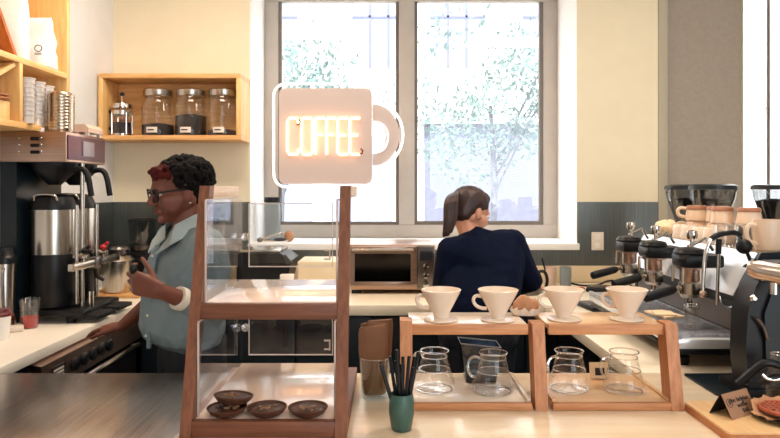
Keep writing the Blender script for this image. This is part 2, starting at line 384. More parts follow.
# metal splashback and cream upstand along the back counter
struct('trim_4', MB().box(LW, WX0, BW - .008, BW - .001, 1.0, 1.477).box(WX1, WX1 + .563, BW - .008, BW - .001, 1.0, 1.477).box(WX0 + .0005, WX1 - .0005, BW - .008, BW - .001, 1.0, SZ - .046).box(LW + .001, LW + .008, 3.5, BW - .01, 1.0, 1.477), 'splash')
struct('trim_5', MB().box(LW + .01, WX1 + .563, BW - .025, BW - .009, CT + .001, 1.035, .003), 'upstand')
# lower splash visible under sill is cut by the sill board
win = MB().box(WX0 + .0035, WX0 + .11, FD, FD + .07, SZ + .1005, WT - .0805, .004).box(WX1 - .11, WX1 - .0035, FD, FD + .07, SZ + .1005, WT - .0805, .004).box(WX0 + .0035, WX1 - .0035, FD, FD + .07, SZ + .0005, SZ + .1, .004).box(WX0 + .0035, WX1 - .0035, FD, FD + .07, WT - .08, WT - .0005, .004)
w1 = struct('window_1', win, 'frame')
struct('window_mullion', MB().box(.085, .205, FD - .01, FD + .07, SZ + .1, WT - .08, .008), 'frame', w1)
struct('window_sash', MB().box(WX0 + .11, WX0 + .135, FD + .015, FD + .05, SZ + .1, WT - .08).box(.06, .085, FD + .015, FD + .05, SZ + .1, WT - .08).box(WX0 + .135, .06, FD + .015, FD + .05, SZ + .1, SZ + .125), 'frame_dark', w1)
struct('window_sash', MB().box(WX1 - .14, WX1 - .11, FD + .015, FD + .05, SZ + .1, WT - .08).box(.205, .23, FD + .015, FD + .05, SZ + .1, WT - .08).box(.23, WX1 - .14, FD + .015, FD + .05, SZ + .1, SZ + .13), 'frame_dark', w1)
struct('window_pane', MB().box(WX0 + .135, .06, FD + .03, FD + .036, SZ + .125, WT - .08), 'pane', w1)
struct('window_pane', MB().box(.23, WX1 - .14, FD + .03, FD + .036, SZ + .13, WT - .08), 'pane', w1)
w2 = struct('window_2', MB().box(2.471, 2.485, BW + .02, BW + .1, .95, CZ, .004).box(2.5, 3.45, BW + .02, BW + .1, .95, 1.0, .004), 'trim_grey')
struct('window_mullion', MB().box(2.668, 2.684, BW + .045, BW + .065, 1.0, CZ), 'frame_dark', w2)
struct('window_pane', MB().box(2.485, 2.668, BW + .05, BW + .056, 1.0, CZ), 'pane', w2)
struct('window_pane', MB().box(2.684, 3.45, BW + .05, BW + .056, 1.0, CZ), 'pane', w2)
# flat unseen housings, added along with the overhead fill lights
for x, y, sx, sy, lab in ((-.9, 3.0, .9, .5, 'flat white unseen fill light added above the brewer'), (1.35, 2.6, .9, .5, 'flat white unseen fill light added above the espresso machine'), (.2, .4, 1.6, .6, 'long white unseen fill light added over the customer side')):
    MB().box(x - sx / 2 - .02, x + sx / 2 + .02, y - sy / 2 - .02, y + sy / 2 + .02, CZ - .035, CZ - .001, .005).build('fill_light_housing', 'white_plastic', None, lab, 'lamp')

# ------------------------------------------------------------------ street outside
struct('street', MB().box(-30, 30, BW + .7, 40, -.6, -.5), 'asphalt')
struct('pavement', MB().box(-30, 30, BW + .7, 7.5, -.5, -.38).box(-30, 30, 13.0, 16, -.5, -.38), 'pavement')
fb = thing('building', 'pale stone building across the street behind the trees', 'building', (0, 16, -.4))
FY = 16.0
MB().box(-16, 16, FY, FY + 4, -.4, 16).build('wall', 'facade', fb)
MB().box(-16, 16, FY - .15, FY, 3.6, 3.95).box(-16, 16, FY - .12, FY, 8.0, 8.3).build('cornice', 'facade_band', fb)
MB().box(.9, 5.2, FY - .1, FY, .0, 3.3).build('shopfront', 'shop_dark', fb)
MB().box(.7, 5.4, FY - .35, FY - .1, 3.2, 3.6).build('awning', 'facade_band', fb)
for x0 in (-3.6, -.9, 1.05, 3.35):
    for z0 in (4.6, 9.0):
        w = MB().box(x0, x0 + 1.35, FY - .04, FY + .02, z0, z0 + 2.6).build('window', 'facade_glass', fb)
        MB().box(x0 + .42, x0 + .47, FY - .07, FY - .04, z0, z0 + 2.6).box(x0 + .88, x0 + .93, FY - .07, FY - .04, z0, z0 + 2.6).box(x0, x0 + 1.35, FY - .07, FY - .04, z0 + 1.25, z0 + 1.31).build('glazing_bar', 'glazing_bar', w)
for x0 in (-3.4, -1.4):
    w = MB().box(x0, x0 + 1.5, FY - .04, FY + .02, .2, 2.9).build('window', 'facade_glass', fb)
def tree(x, y, h, rad, seed, label):
    t = thing('street_tree', label, 'tree', (x, y, -.4), 'street trees')
    rr = random.Random(seed)
    tr = MB().tube([(x, y, -.4), (x + .05, y, h * .4), (x - .02, y, h * .7)], [.07, .05, .03], 10)
    for k in range(5):
        a = rr.uniform(0, 6.3); tr.tube([(x + .03, y, h * (.35 + .06 * k)), (x + math.cos(a) * rad * .4, y + math.sin(a) * rad * .4, h * .65), (x + math.cos(a) * rad * .75, y + math.sin(a) * rad * .7, h * .82)], [.022, .015, .008], 6)
    tr.build('trunk', 'bark', t)
    cr = MB()
    blobs = [(Vector((x + rr.gauss(0, rad * .45), y + rr.gauss(0, rad * .35), h * .68 + rr.gauss(0, rad * .36))), rr.uniform(.3, .6)) for _ in range(30)]
    for c, r in blobs:
        for _ in range(80):
            d = Vector((rr.gauss(0, 1), rr.gauss(0, 1), rr.gauss(0, 1))).normalized()
            p = c + d * r * rr.uniform(.5, 1.05); u = Vector((rr.gauss(0, 1), rr.gauss(0, 1), rr.gauss(0, 1))).normalized(); w = u.orthogonal().normalized()
            a = rr.uniform(.035, .075)
            cr._add([p - u * a, p + w * a * .5, p + u * a, p - w * a * .5], [[0, 1, 2, 3]])
    cr.build('foliage', 'leaf', t, smooth=0)
tree(-1.55, 9.0, 3.9, 1.5, 1, 'leafy street tree seen behind the mug shaped neon sign')
tree(1.7, 10.5, 4.2, 1.6, 2, 'leafy street tree seen through the pane above the woman')
car = thing('parked_car', 'white car parked on the street, seen beside the woman\'s head', 'car', (1.2, 9.6, -.5))
MB().prism([(-.9, -.2), (3.4, -.2), (3.4, .35), (2.9, .45), (2.2, .95), (.6, .95), (-.1, .45), (-.9, .35)], XZ, 8.7, 10.3).build('body', 'car_white', car)
MB().prism([(.0, .48), (2.75, .48), (2.15, .88), (.65, .88)], XZ, 8.68, 8.7).build('side_window', 'facade_glass', car)
for x in (0, 2.6):
    MB().lathe((x, 8.68, -.19), [(0, 0), (.3, 0), (.31, .1), (.3, .2), (0, .2)], 20, Matrix.Rotation(R(-90), 4, 'X')).build('wheel', 'black_soft', car)

# ------------------------------------------------------------------ counters
lc = thing('counter', 'white-topped dark counter along the left wall under the brewer', 'counter', (-1.65, 3.0, 0))
MB().box(LW + .002, -1.4, 2.245, BW - .03, CT - .045, CT, .004).build('worktop', 'counter_white', lc)
MB().box(LW + .002, -1.46, 2.245, 2.5, .1, CT - .046).box(LW + .002, -1.46, 3.56, BW - .03, .1, CT - .046).box(LW + .002, -1.5, 2.245, BW - .03, 0, .1).build('cabinet_body', 'cabinet', lc)
bc = thing('counter', 'cream-topped dark counter under the window behind the woman', 'counter', (.2, 4.0, 0))
MB().box(-1.399, 1.3, 3.56, BW - .03, CT - .06, CT, .004).build('worktop', 'counter_cream', bc)
MB().box(-1.399, 1.3, 3.62, BW - .03, .1, CT - .061).box(-1.399, 1.3, 3.68, BW - .03, 0, .1).build('cabinet_body', 'cabinet', bc)
xs = [-1.39, -.95, -.52, -.09, .34, .77, 1.2]
for a, b in zip(xs, xs[1:]):
    d = MB().box(a + .006, b - .006, 3.6, 3.619, .13, CT - .075, .003).build('door', 'cabinet', bc)
    MB().tube([(b - .05, 3.6, .8), (b - .05, 3.575, .8), (b - .05, 3.575, .68), (b - .05, 3.6, .68)], .005, 8).build('handle', 'steel', d)
rc = thing('counter', 'cream-topped counter carrying the espresso machine', 'counter', (1.4, 3.2, 0))
MB().box(.87, 3.4, 2.245, 3.559, CT - .05, CT, .004).box(1.301, 3.4, 3.559, BW - .03, CT - .05, CT, .004).build('worktop', 'counter_cream', rc)
MB().box(.95, 3.4, 2.245, 3.55, .0, CT - .051).build('cabinet_body', 'cabinet', rc)
MB().box(.935, .949, 2.3, 2.85, .12, CT - .08, .003).build('door', 'black_teal', rc)
MB().box(.935, .949, 2.87, 3.5, .12, CT - .08, .003).build('door', 'black_teal', rc)
fc = thing('counter', 'front service counter, pale wood top with a brushed steel end', 'counter', (.2, 1.9, 0))
MB().box(-.545, 2.6, 1.28, 2.24, CT - .05, CT - .0003, .003).build('worktop', 'front_top', fc)
MB().box(-1.9, -.547, 1.28, 2.24, CT - .05, CT - .0003, .003).build('steel_top', 'steel_top', fc)
MB().box(-1.85, 2.55, 1.36, 2.16, 0, CT - .051).build('counter_body', 'cabinet', fc)

# under-counter dishwasher
dw = thing('dishwasher', 'steel dishwasher with a control panel under the white counter', 'dishwasher', (-1.6, 3.03, 0.1))
MB().box(-1.85, -1.42, 2.52, 3.54, .1, .86, .006).build('body', 'black', dw)
MB().box(-1.42, -1.385, 2.54, 3.52, .12, .72, .006).build('door', 'steel_dark', dw)
MB().prism([(-1.42, .87), (-1.37, .86), (-1.36, .75), (-1.42, .74)], lambda a, b, c: Vector((a, c, b)), 2.53, 3.53).build('control_panel', 'steel_warm', dw)
tb = MB().tube([(-1.385, 2.6, .715), (-1.345, 2.6, .725), (-1.345, 3.46, .725), (-1.385, 3.46, .715)], .012, 8).build('handle', 'chrome', dw)
for k in range(5):
    MB().lathe((-1.364, 2.78 + k * .085, .805), [(0, 0), (.03, 0), (.03, .012), (.024, .016), (0, .016)], 18, Matrix.Rotation(R(90), 4, 'Y')).build('dial', 'black', dw)
MB().box(-1.366, -1.361, 2.6, 2.7, .775, .835, .001).build('plate', 'black', dw)
lab = MB()
for r_ in range(3):
    for c_ in range(5): lab.box(-1.3612, -1.3604, 2.608 + c_ * .017, 2.62 + c_ * .017, .786 + r_ * .015, .795 + r_ * .015)
lab.build('panel_print', 'label', dw)

# ------------------------------------------------------------------ display case on the front counter
dc = thing('display_case', 'two-tier wooden display case with clear acrylic sides on the counter', 'display case', (-.32, 1.95, CT))
CX0, CX1, PW = -.530, -.106, .029
Y0, Y1, Z0, Z1 = 1.62, 1.80, CT, 1.572       # front posts lean back from (Y0,Z0) to (Y1,Z1)
ylean = lambda z: Y0 + (Y1 - Y0) * (z - Z0) / (Z1 - Z0)
for x in (CX0, CX1 - PW):
    MB().prism([(Y0, Z0), (Y1, Z1), (Y1 + .045, Z1), (Y0 + .045, Z0)], YZ, x, x + PW).build('post', 'case_wood_v', dc)
BKY = 2.19
for z, nm in ((.968, 'lower_shelf'), (1.254, 'upper_shelf')):
    y = ylean(z)
    MB().box(CX0 + PW + .001, CX1 - PW - .001, y + .02, BKY, z - .02, z, .002).build(nm, 'laminate', dc)
    MB().box(CX0 + PW + .0005, CX1 - PW - .0005, y - .004, y + .02, z - .040, z + .002, .002).build('shelf_lip', 'case_wood', dc)
MB().box(CX0, CX1, Y0 + .05, BKY, CT + .001, .954, .002).build('plinth', 'case_wood', dc)
MB().box(CX0, CX0 + .02, Y1 + .046, BKY, Z1 - .034, Z1, .002).build('top_rail', 'case_rail', dc)
MB().box(CX1 - .02, CX1, Y1 + .046, BKY, Z1 - .034, Z1, .002).build('top_rail', 'case_rail', dc)
for x in (CX0 + PW + .002, CX1 - PW - .006):
    for za, zb in ((.969, 1.212), (1.255, 1.532)):
        yf = max(1.675, ylean(za) + .03)
        p = MB().box(x, x + .004, yf + .004, BKY - .012, za, zb).build('side_pane', 'acrylic', dc)
        MB().box(x - .0005, x + .0045, yf, yf + .004, za, zb).box(x - .0005, x + .0045, yf + .0041, BKY - .012, zb, zb + .003).build('pane_edge', 'acrylic_edge', p)
for za, zb, kz in ((.996, 1.205, 1.095), (1.297, 1.515, 1.402)):
    xa, xb = -.476, -.188
    p = MB().box(xa + .003, xb - .003, BKY - .006, BKY - .002, za + .003, zb - .003).build('rear_door', 'acrylic', dc)
    MB().box(xa, xa + .003, BKY - .007, BKY - .001, za, zb).box(xb - .003, xb, BKY - .007, BKY - .001, za, zb).box(xa + .003, xb - .003, BKY - .007, BKY - .001, zb - .003, zb).box(xa + .003, xb - .003, BKY - .007, BKY - .001, za, za + .003).build('door_edge', 'acrylic_edge', p)
    MB().lathe((xa - .006, BKY - .008, kz), [(0, 0), (.006, 0), (.006, .012), (.013, .014), (.013, .024), (0, .026)], 14, Matrix.Rotation(R(90), 4, 'X')).build('knob', 'glass_rim', p)
    MB().box(xb - .012, xb - .008, BKY - .02, BKY - .008, kz - .08, kz - .045).box(xb - .03, xb - .012, BKY - .012, BKY - .008, kz - .08, kz - .075).box(xb - .03, xb - .012, BKY - .012, BKY - .008, kz - .05, kz - .045).build('hinge', 'acrylic_edge', p)

# four round tarts on the lower shelf
def tart(loc, label):
    t = thing('tart', label, 'tart', loc, 'nut tarts in the display case'); x, y, z = loc
    MB().lathe(loc, [(0, 0), (.034, 0), (.044, .007), (.0515, .017), (.053, .020), (.050, .021), (.046, .016), (0, .014)], 36).build('crust', 'pastry_crust', t)
    f = MB().lathe((x, y, z + .0135), [(.047, .003), (.03, .0045), (0, .0035), (0, 0), (.046, 0)], 28); f.build('filling', 'pastry_fill', t)
    rr = random.Random(int((x + y) * 1000))
    for k in range(7):
        a, q = rr.uniform(0, 6.3), rr.uniform(.005, .03)
        MB().ell((x + q * math.cos(a), y + q * math.sin(a), z + .0185), (.008, .005, .004), Matrix.Rotation(a * 2, 3, 'Z'), 8).build('nut', 'nut', t)
    return t
def tart_at(px, d, z, label): return tart(((px - 388) * d / FPX, d, z), label)
tart_at(227, 1.69, .9685, 'brown nut tart under the stacked tart at the case\'s lit left end')
tart_at(267, 1.69, .9685, 'brown nut tart standing alone between the stack and the end tart')
tart_at(308, 1.69, .9685, 'brown nut tart nearest the leaning post that stands below the sign')
tart_at(233, 1.715, .991, 'brown nut tart perched on top of another tart').rotation_euler = (R(-5), R(4), 0)

# ------------------------------------------------------------------ mug-shaped neon sign hanging before the window
SY = 4.30
sg = thing('neon_sign', 'white mug-shaped neon sign spelling COFFEE in glowing orange tubes', 'sign', at(330, 184, SY))
def sp(px, py, off=0.0): p = at(px, py, SY); return Vector((p.x, SY + off, p.z))
k = SY / FPX
body = [(p[0], p[1]) for p in rrect(279, 372, 88, 184, 6)]
MB().prism(body, lambda a, b, c: sp(a, b, c), 0, .02).build('sign_board', 'sign_face', sg)
outer = [(372.4, 104)] + [(372.4 + 27 * math.cos(R(a)), 135 + 31 * math.sin(R(a))) for a in range(-80, 81, 10)] + [(372.4, 165)]
inner = [(372.4, 121)] + [(372.4 + 13 * math.cos(R(a)), 137.5 + 17 * math.sin(R(a))) for a in range(-80, 81, 10)] + [(372.4, 154)]
hb = MB(); n = len(outer)
vs = [sp(*p) for p in outer] + [sp(*p) for p in inner]; vs += [v + Vector((0, .02, 0)) for v in vs]
fs = []
for i in range(n - 1):
    fs += [[i, i + 1, n + i + 1, n + i], [2 * n + i, 3 * n + i, 3 * n + i + 1, 2 * n + i + 1], [i, 2 * n + i, 2 * n + i + 1, i + 1], [n + i, n + i + 1, 3 * n + i + 1, 3 * n + i]]
fs += [[0, n, 3 * n, 2 * n], [n - 1, 3 * n - 1, 4 * n - 1, 2 * n - 1]]
hb._add(vs, fs); hb.build('sign_handle', 'sign_face', sg)
ot = [(374, 88)] + [(372, 86)] + [(290 + 78, 84), (286, 84)] + [(286 - 12 * math.sin(R(a)), 96 - 12 * math.cos(R(a))) for a in range(15, 91, 15)] + [(274, 172)] + [(286 - 12 * math.cos(R(a)), 174 + 13 * math.sin(R(a))) for a in range(15, 91, 15)] + [(368, 187), (375, 184), (378, 176), (379, 170)]
ot += [(371 + 32 * math.cos(R(a)), 135 + 34 * math.sin(R(a))) for a in range(72, -75, -12)] + [(378, 96), (376, 90)]
MB().tube([sp(a, b, -.012) for a, b in ot], .0085, 8, True).build('outline_tube', 'neon_white', sg)
iner = [(376 + 12 * math.cos(R(a)), 137.5 + 15 * math.sin(R(a))) for a in range(-90, 91, 15)]
MB().tube([sp(a, b, -.012) for a, b in iner], .006, 8).build('handle_tube', 'neon_white', sg)
# letters, each an outline in bent tube
def letter(pts): MB().tube([sp(a, b, -.022) for a, b in pts], .0085, 8).build('letter_tube', 'neon_orange', sg)
T, Bt = 118.5, 154.5
def Ch(x): return [(x + 11, T + 5), (x + 9.5, T), (x + 2, T), (x, T + 3), (x, Bt - 3), (x + 2, Bt), (x + 9.5, Bt), (x + 11, Bt - 5)]
letter(Ch(288))
letter([(302, T + 3), (304, T), (311, T), (313, T + 3), (313, Bt - 3), (311, Bt), (304, Bt), (302, Bt - 3), (302, T + 2)])
for x in (316, 327):
    letter([(x + 9, T), (x + 1, T), (x, T + 2), (x, Bt)]); letter([(x, 135), (x + 7, 135)])
for x in (338, 350):
    letter([(x + 10, T), (x + 1.5, T), (x, T + 2), (x, Bt - 2), (x + 1.5, Bt), (x + 10, Bt)]); letter([(x, 135.5), (x + 8, 135.5)])
for x, y in ((299, 122), (361, 151)):
    MB().tube([sp(x - 2, y + 3, -.022), sp(x + 1, y + 3, -.026), sp(x + 2, y, -.03), sp(x, y - 2, -.022)], .006, 8).build('tube_end', 'neon_dark', sg)
for x in (301, 352):
    MB().tube([sp(x, 88, .01), Vector((sp(x, 88).x, SY + .01, CZ))], .0018, 6).build('hanging_wire', 'steel', sg)

# ------------------------------------------------------------------ pour-over rack, two bays
def rack(x0, x1, label, posts, top, group='pour-over racks'):
    t = thing('pour_over_rack', label, 'rack', ((x0 + x1) / 2, 1.95, CT), group)
    F, B = 1.86, 2.16
    MB().box(x0 + .03, x1 - .03, F + .012, B, CT + .004, CT + .02, .002).build('deck', top, t)
    MB().box(x0 + .03, x1 - .03, F - .004, F + .012, CT, CT + .021, .002).build('deck_lip', 'oak', t)
    MB().box(x0 + .03, x1 - .03, 1.925, 2.11, 1.143, 1.157, .002).build('shelf', top, t)
    MB().box(x0 + .03, x1 - .03, 1.909, 1.924, 1.128, 1.158, .002).build('shelf_lip', 'oak', t)
    for x, ph in posts:
        MB().prism([(F - .008, CT), (1.898, ph), (1.958, ph), (F + .055, CT)], YZ, x, x + .036).build('post', 'oak_v', t)
    for xa in (x0 + .0305, x1 - .0425):
        MB().box(xa, xa + .012, F + .013, B - .01, CT + .0205, CT + .028, .002).build('foot_rail', top, t)
    return t
rack(.036, .449, 'wooden pour-over rack whose rear corner holds the dark bin', [(.036, 1.172)], 'rack_pale')
rack(.449, .862, 'wooden pour-over rack bay nearest the serving board and tent card', [(.428, 1.163), (.822, 1.163)], 'oak_top')

# ------------------------------------------------------------------ drippers, carafes (one of each built, then copied)
dp = thing('coffee_dripper', 'x', 'coffee dripper', (0, 0, 0), 'white pour-over drippers')
MB().lathe((0, 0, 0), [(.021, .006), (.022, .014), (.026, .024), (.0585, .086), (.0615, .093), (.0622, .095), (.060, .0965), (.0565, .091), (.023, .028), (.014, .024), (.014, .006)], 40, closed=True).build('cone', 'ceramic', dp)
MB().lathe((0, 0, 0), [(0.014, 0), (.050, 0), (.053, .003), (.051, .006), (.024, .009), (.014, .009)], 36, closed=True).build('base', 'ceramic', dp)
hp = [(-.050, 0, .072), (-.062, 0, .076), (-.074, 0, .070), (-.076, 0, .056), (-.066, 0, .042), (-.050, 0, .036), (-.034, 0, .036)]
def smooth_path(p, n=2):
    p = [Vector(q) for q in p]
    for _ in range(n):
        o = [p[0]]
        for a, b in zip(p, p[1:]): o += [a * .75 + b * .25, a * .25 + b * .75]
        o.append(p[-1]); p = o
    return p
MB().tube(smooth_path(hp), .0055, 10).build('handle', 'ceramic', dp)
cf = thing('glass_carafe', 'x', 'carafe', (0, 0, 0), 'glass coffee servers in the rack')
prof = [(0, .0), (.054, .0), (.062, .004), (.0645, .014), (.062, .03), (.054, .052), (.0495, .061), (.0485, .064), (.049, .067), (.0445, .086), (.040, .101), (.0395, .107), (.042, .118), (.0435, .121)]
MB().lathe((0, 0, 0), prof, 40).build('vessel', 'glass', cf)
for r, z, q in ((.0435, .121, .0018), (.0486, .064, .0016), (.0398, .104, .0014), (.054, .003, .0022)):
    MB().tube([(r * math.cos(2 * math.pi * k / 36), r * math.sin(2 * math.pi * k / 36), z) for k in range(36)], q, 6, True).build('rim' if z > .12 else 'glass_ring', 'glass_rim', cf)
ch = [(-.040, 0, .102), (-.054, 0, .109), (-.070, 0, .102), (-.078, 0, .086), (-.076, 0, .064), (-.066, 0, .046), (-.055, 0, .048)]
MB().tube(smooth_path(ch), .0042, 8).build('handle', 'glass_rim', cf)
dpos = [(441, 1.975, 10, 'white ceramic dripper nearest the display case'), (498, 1.975, 8, 'white ceramic dripper above the carafe beside the dark bin'),
        (564, 1.985, 12, 'white ceramic dripper in front of the bread roll\'s paper and grey mug'), (627, 1.985, 35, 'white ceramic dripper nearest the espresso machine')]
for i, (px, d, a, lab) in enumerate(dpos):
    loc = ((px - 388) * d / FPX, d, 1.158)
    o = dp if i == 0 else dup(dp)
    o.location = loc; o.rotation_euler = (0, 0, R(-a)); o['label'] = lab
cpos = [(434.5, 1.985, -35, 'glass carafe on the rack deck behind the black straws'), (493, 1.965, 0, 'glass carafe standing in front of the dark bin'),
        (569, 1.985, 20, 'glass carafe between the middle rack post and the small price card'), (624, 1.975, 10, 'glass carafe with a coffee dreg, beside the last rack post')]
for i, (px, d, a, lab) in enumerate(cpos):
    o = cf if i == 0 else dup(cf)
    o.location = ((px - 388) * d / FPX, d, CT + .021); o.rotation_euler = (0, 0, R(a)); o['label'] = lab

# dark tinted bin behind the second carafe, and small card behind the others
BXC = .297
tb = thing('bin', 'dark tinted plastic bin with a slanted rim on the rack deck', 'bin', (BXC, 2.09, CT + .021))
bx = MB(); lo = [(-.046, -.035), (.05, -.035), (.05, .035), (-.046, .035)]; hi = [(-.064, -.045), (.064, -.045), (.064, .045), (-.064, .045)]
zt = [.128, .115, .115, .128]
bx._add([Vector((BXC + a, 2.09 + b, CT + .022)) for a, b in lo] + [Vector((BXC + a, 2.09 + b, CT + .021 + z)) for (a, b), z in zip(hi, zt)], [[0, 1, 2, 3], [0, 1, 5, 4], [1, 2, 6, 5], [2, 3, 7, 6], [3, 0, 4, 7]])
bx.build('bin_body', 'glass_smoke', tb)
MB().tube([Vector((BXC + a, 2.09 + b, CT + .021 + z)) for (a, b), z in zip(hi, zt)], .0022, 8, True).build('bin_rim', 'steel_dark', tb)
MB().box(BXC - .04, BXC + .044, 2.09 - .033, 2.09 + .033, CT + .023, CT + .06, .004).build('bin_liner', 'kraft', tb)
pc = thing('price_card', 'small tan card with a dark print standing behind two carafes', 'card', (.692, 2.1, CT + .021))
MB().obox((.692, 2.1, CT + .048), (.062, .004, .052), Matrix.Rotation(R(-8), 3, 'X'), .001).build('card', 'card_tan', pc)
MB().obox((.694, 2.0965, CT + .045), (.03, .002, .024), Matrix.Rotation(R(-8), 3, 'X')).build('print', 'ink', pc)
MB().box(.672, .712, 2.1, 2.125, CT + .0215, CT + .026).build('card_foot', 'bread', pc)

# tumbler holding folded kraft bags; green cup holding black straws
tx, ty = (375 - 388) * 1.98 / FPX, 1.98
tm = thing('tumbler', 'tapered glass tumbler holding brown kraft bags on the counter', 'tumbler', (tx, ty, CT))
MB().lathe((tx, ty, CT), [(0, .004), (.036, .004), (.0365, 0), (.040, 0), (.041, .01), (.049, .125), (.0475, .125), (.0395, .012), (0, .010)], 36).build('vessel', 'glass_green', tm)
MB().tube([(tx + .048 * math.cos(2 * math.pi * k / 36), ty + .048 * math.sin(2 * math.pi * k / 36), CT + .125) for k in range(36)], .0017, 6, True).build('rim', 'glass_rim', tm)
for i, (dx, dy, w, h, a, th, lab) in enumerate(((-.002, -.010, .074, .222, -1, .013, 'brown kraft bag at the front of the tumbler bundle'), (.004, .008, .070, .236, 2, .010, 'taller brown kraft bag in the middle of the tumbler bundle'), (-.004, .024, .058, .226, -2, .008, 'brown kraft bag at the window side of the tumbler bundle'))):
    b = MB(); rot = Matrix.Rotation(R(a), 3, 'Y'); prev = None
    for kk in range(12):
        f = kk / 11; ww = (w * .82 + w * .42 * min(1, f * 1.5)) / 2; tt_ = th * (.9 + .25 * math.sin(f * 3.1)); ring = []
        if kk == 11: ww *= .93; tt_ *= .7
        for q in range(20):
            t = 2 * math.pi * q / 20; c, s_ = math.cos(t), math.sin(t)
            nn = noise.noise(Vector((c * 1.3 + i * 7, s_ * 1.3, f * 4)))
            ring.append(b.bm.verts.new(Vector((tx + dx, ty + dy, CT)) + rot @ Vector((ww * (abs(c) ** .45) * (1 if c > 0 else -1) * (1 + .05 * nn), tt_ * (abs(s_) ** .6) * (1 if s_ > 0 else -1) * (1 + .3 * nn), .012 + (h - .012) * f + (.007 * nn + .006 * c if kk > 9 else 0)))))
        if prev:
            for q in range(20): b.bm.faces.new((prev[q], prev[(q + 1) % 20], ring[(q + 1) % 20], ring[q]))
        else: b.bm.faces.new(ring[::-1])
        prev = ring
    b.bm.faces.new(prev)
    if i == 0: b.prism([(-.018, .13), (.03, .2), (.038, .218), (.02, .224), (-.03, .222)], lambda p, q, r: Vector((tx + dx + p, ty + dy + r, CT + q)), -.0165, -.0145)
    b.build('kraft_bag', 'kraft', None, lab, 'paper bag', 'kraft bags in the tumbler', smooth=60)
gx, gy = (401.5 - 388) * 1.712 / FPX, 1.712
gc = thing('straw_cup', 'small green glazed cup full of black straws on the counter', 'cup', (gx, gy, CT))
MB().lathe((gx, gy, CT), [(0, 0), (.024, 0), (.027, .003), (.034, .045), (.0335, .07), (.0305, .095), (.029, .097), (.028, .094), (.031, .07), (.031, .045), (.024, .008), (0, .007)], 36).build('vessel', 'cup_green', gc)
rr = random.Random(3)
spots = [(-.013, -.006, -.048, 0), (-.006, .008, -.028, .01), (.002, -.012, -.02, .02), (.004, .006, 0, .0), (.010, -.008, .012, .015), (.014, .004, .02, -.005), (.0, .015, .006, .02), (.015, -.002, .034, .01), (-.012, .010, -.05, .012), (.006, .0, -.006, .0), (-.002, -.002, -.012, .0), (.011, .011, .028, .02)]
st = None
lean_words = ['leaning hard towards the tumbler', 'leaning slightly towards the tumbler', 'tilted over the cup front', 'standing straight at the centre', 'leaning to the rack post', 'leaning to the first carafe', 'upright at the back of the bunch', 'leaning furthest to the carafe', 'leaning furthest to the tumbler, at the back', 'upright just behind the centre', 'upright just before the centre', 'leaning back towards the rack']
for i, (dx, dy, lx, ly) in enumerate(spots):
    h = .198 + rr.uniform(-.035, .015)
    MB().tube([(gx + dx * .55, gy + dy * .55, CT + .012), (gx + dx + lx * .9, gy + dy + ly, CT + h)], .0047, 8).build('straw', 'black', None, 'black straw ' + lean_words[i] + ', in the green cup', 'straw', 'black straws in the green cup')

# ------------------------------------------------------------------ serving board, tent card, waffle plate, bottle, mat
sb = thing('serving_board', 'pale wooden serving board with rounded corners on the counter', 'board', (1.15, 1.75, CT))
pl = rrect(.862, 1.6, 1.625, 1.875, .018)
MB().prism(pl, XY, CT, CT + .018).build('board_rim', 'board_edge', sb)
MB().prism(rrect(.864, 1.598, 1.627, 1.873, .017), XY, CT + .0181, CT + .0235).build('board_top', 'board', sb)
tcx, tcy, tz = .955, 1.77, CT + .024
tc_ = thing('tent_card', 'folded brown tent card with handwriting on the serving board', 'card', (tcx, tcy, tz))
rot = Matrix.Rotation(R(30), 4, 'Z') @ Matrix.Scale(.9, 4, (0, 0, 1)); Mx = Matrix.Translation((tcx, tcy, tz)) @ rot
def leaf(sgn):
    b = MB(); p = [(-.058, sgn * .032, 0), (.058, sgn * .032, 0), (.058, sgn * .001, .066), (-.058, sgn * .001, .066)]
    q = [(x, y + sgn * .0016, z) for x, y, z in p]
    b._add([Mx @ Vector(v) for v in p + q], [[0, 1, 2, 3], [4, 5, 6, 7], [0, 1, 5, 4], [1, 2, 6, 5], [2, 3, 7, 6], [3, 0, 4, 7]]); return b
leaf(-1).build('front_leaf', 'paper_card', tc_); leaf(1).build('rear_leaf_shaded', 'black', tc_)  # rear leaf painted black to stand in for shade inside the fold
for s, x, z, sz in (('the belgian', 0.004, .046, .019), ('waffle', 0.008, .031, .018), ('$4.5', 0.014, .016, .016), ('S', -.041, .042, .017)):
    me = text_mesh(s, sz); tilt = math.atan2(.031, .066); yy = -.032 + .031 * z / .066 - .0026
    me.transform(Mx @ Matrix.Translation((x, yy, z)) @ Matrix.Rotation(R(90) - tilt, 4, 'X')); link('handwriting', me, 'ink', tc_)
cr = MB().tube([Mx @ Vector((-.041 + .011 * math.cos(2 * math.pi * k / 20), -.032 + .031 * (.042 + .011 * math.sin(2 * math.pi * k / 20)) / .066 - .0026, .042 + .011 * math.sin(2 * math.pi * k / 20))) for k in range(20)], .0007, 5, True); cr.build('drawn_ring', 'ink', tc_)
px_, py_ = 1.06, 1.715
pd = MB().lathe((px_, py_, tz), [(0, 0), (.04, 0), (.06, .006), (.075, .012), (.076, .014), (.072, .014), (.056, .009), (0, .006)], 40)
pd.build('plate', 'plate_dark', None, 'dark round plate under the waffle on the serving board', 'plate')
pp = MB(); nseg = 40
ring0 = [pp.bm.verts.new((px_ + .05 * math.cos(2 * math.pi * k / nseg), py_ + .05 * math.sin(2 * math.pi * k / nseg), tz + .0125)) for k in range(nseg)]
ring1 = [pp.bm.verts.new((px_ + (.078 + .006 * math.sin(k * 2.4)) * math.cos(2 * math.pi * k / nseg), py_ + (.066 + .006 * math.sin(k * 2.4)) * math.sin(2 * math.pi * k / nseg), tz + .016 + .004 * math.cos(k * 1.7) + (.026 if 5 < k < 18 else 0))) for k in range(nseg)]
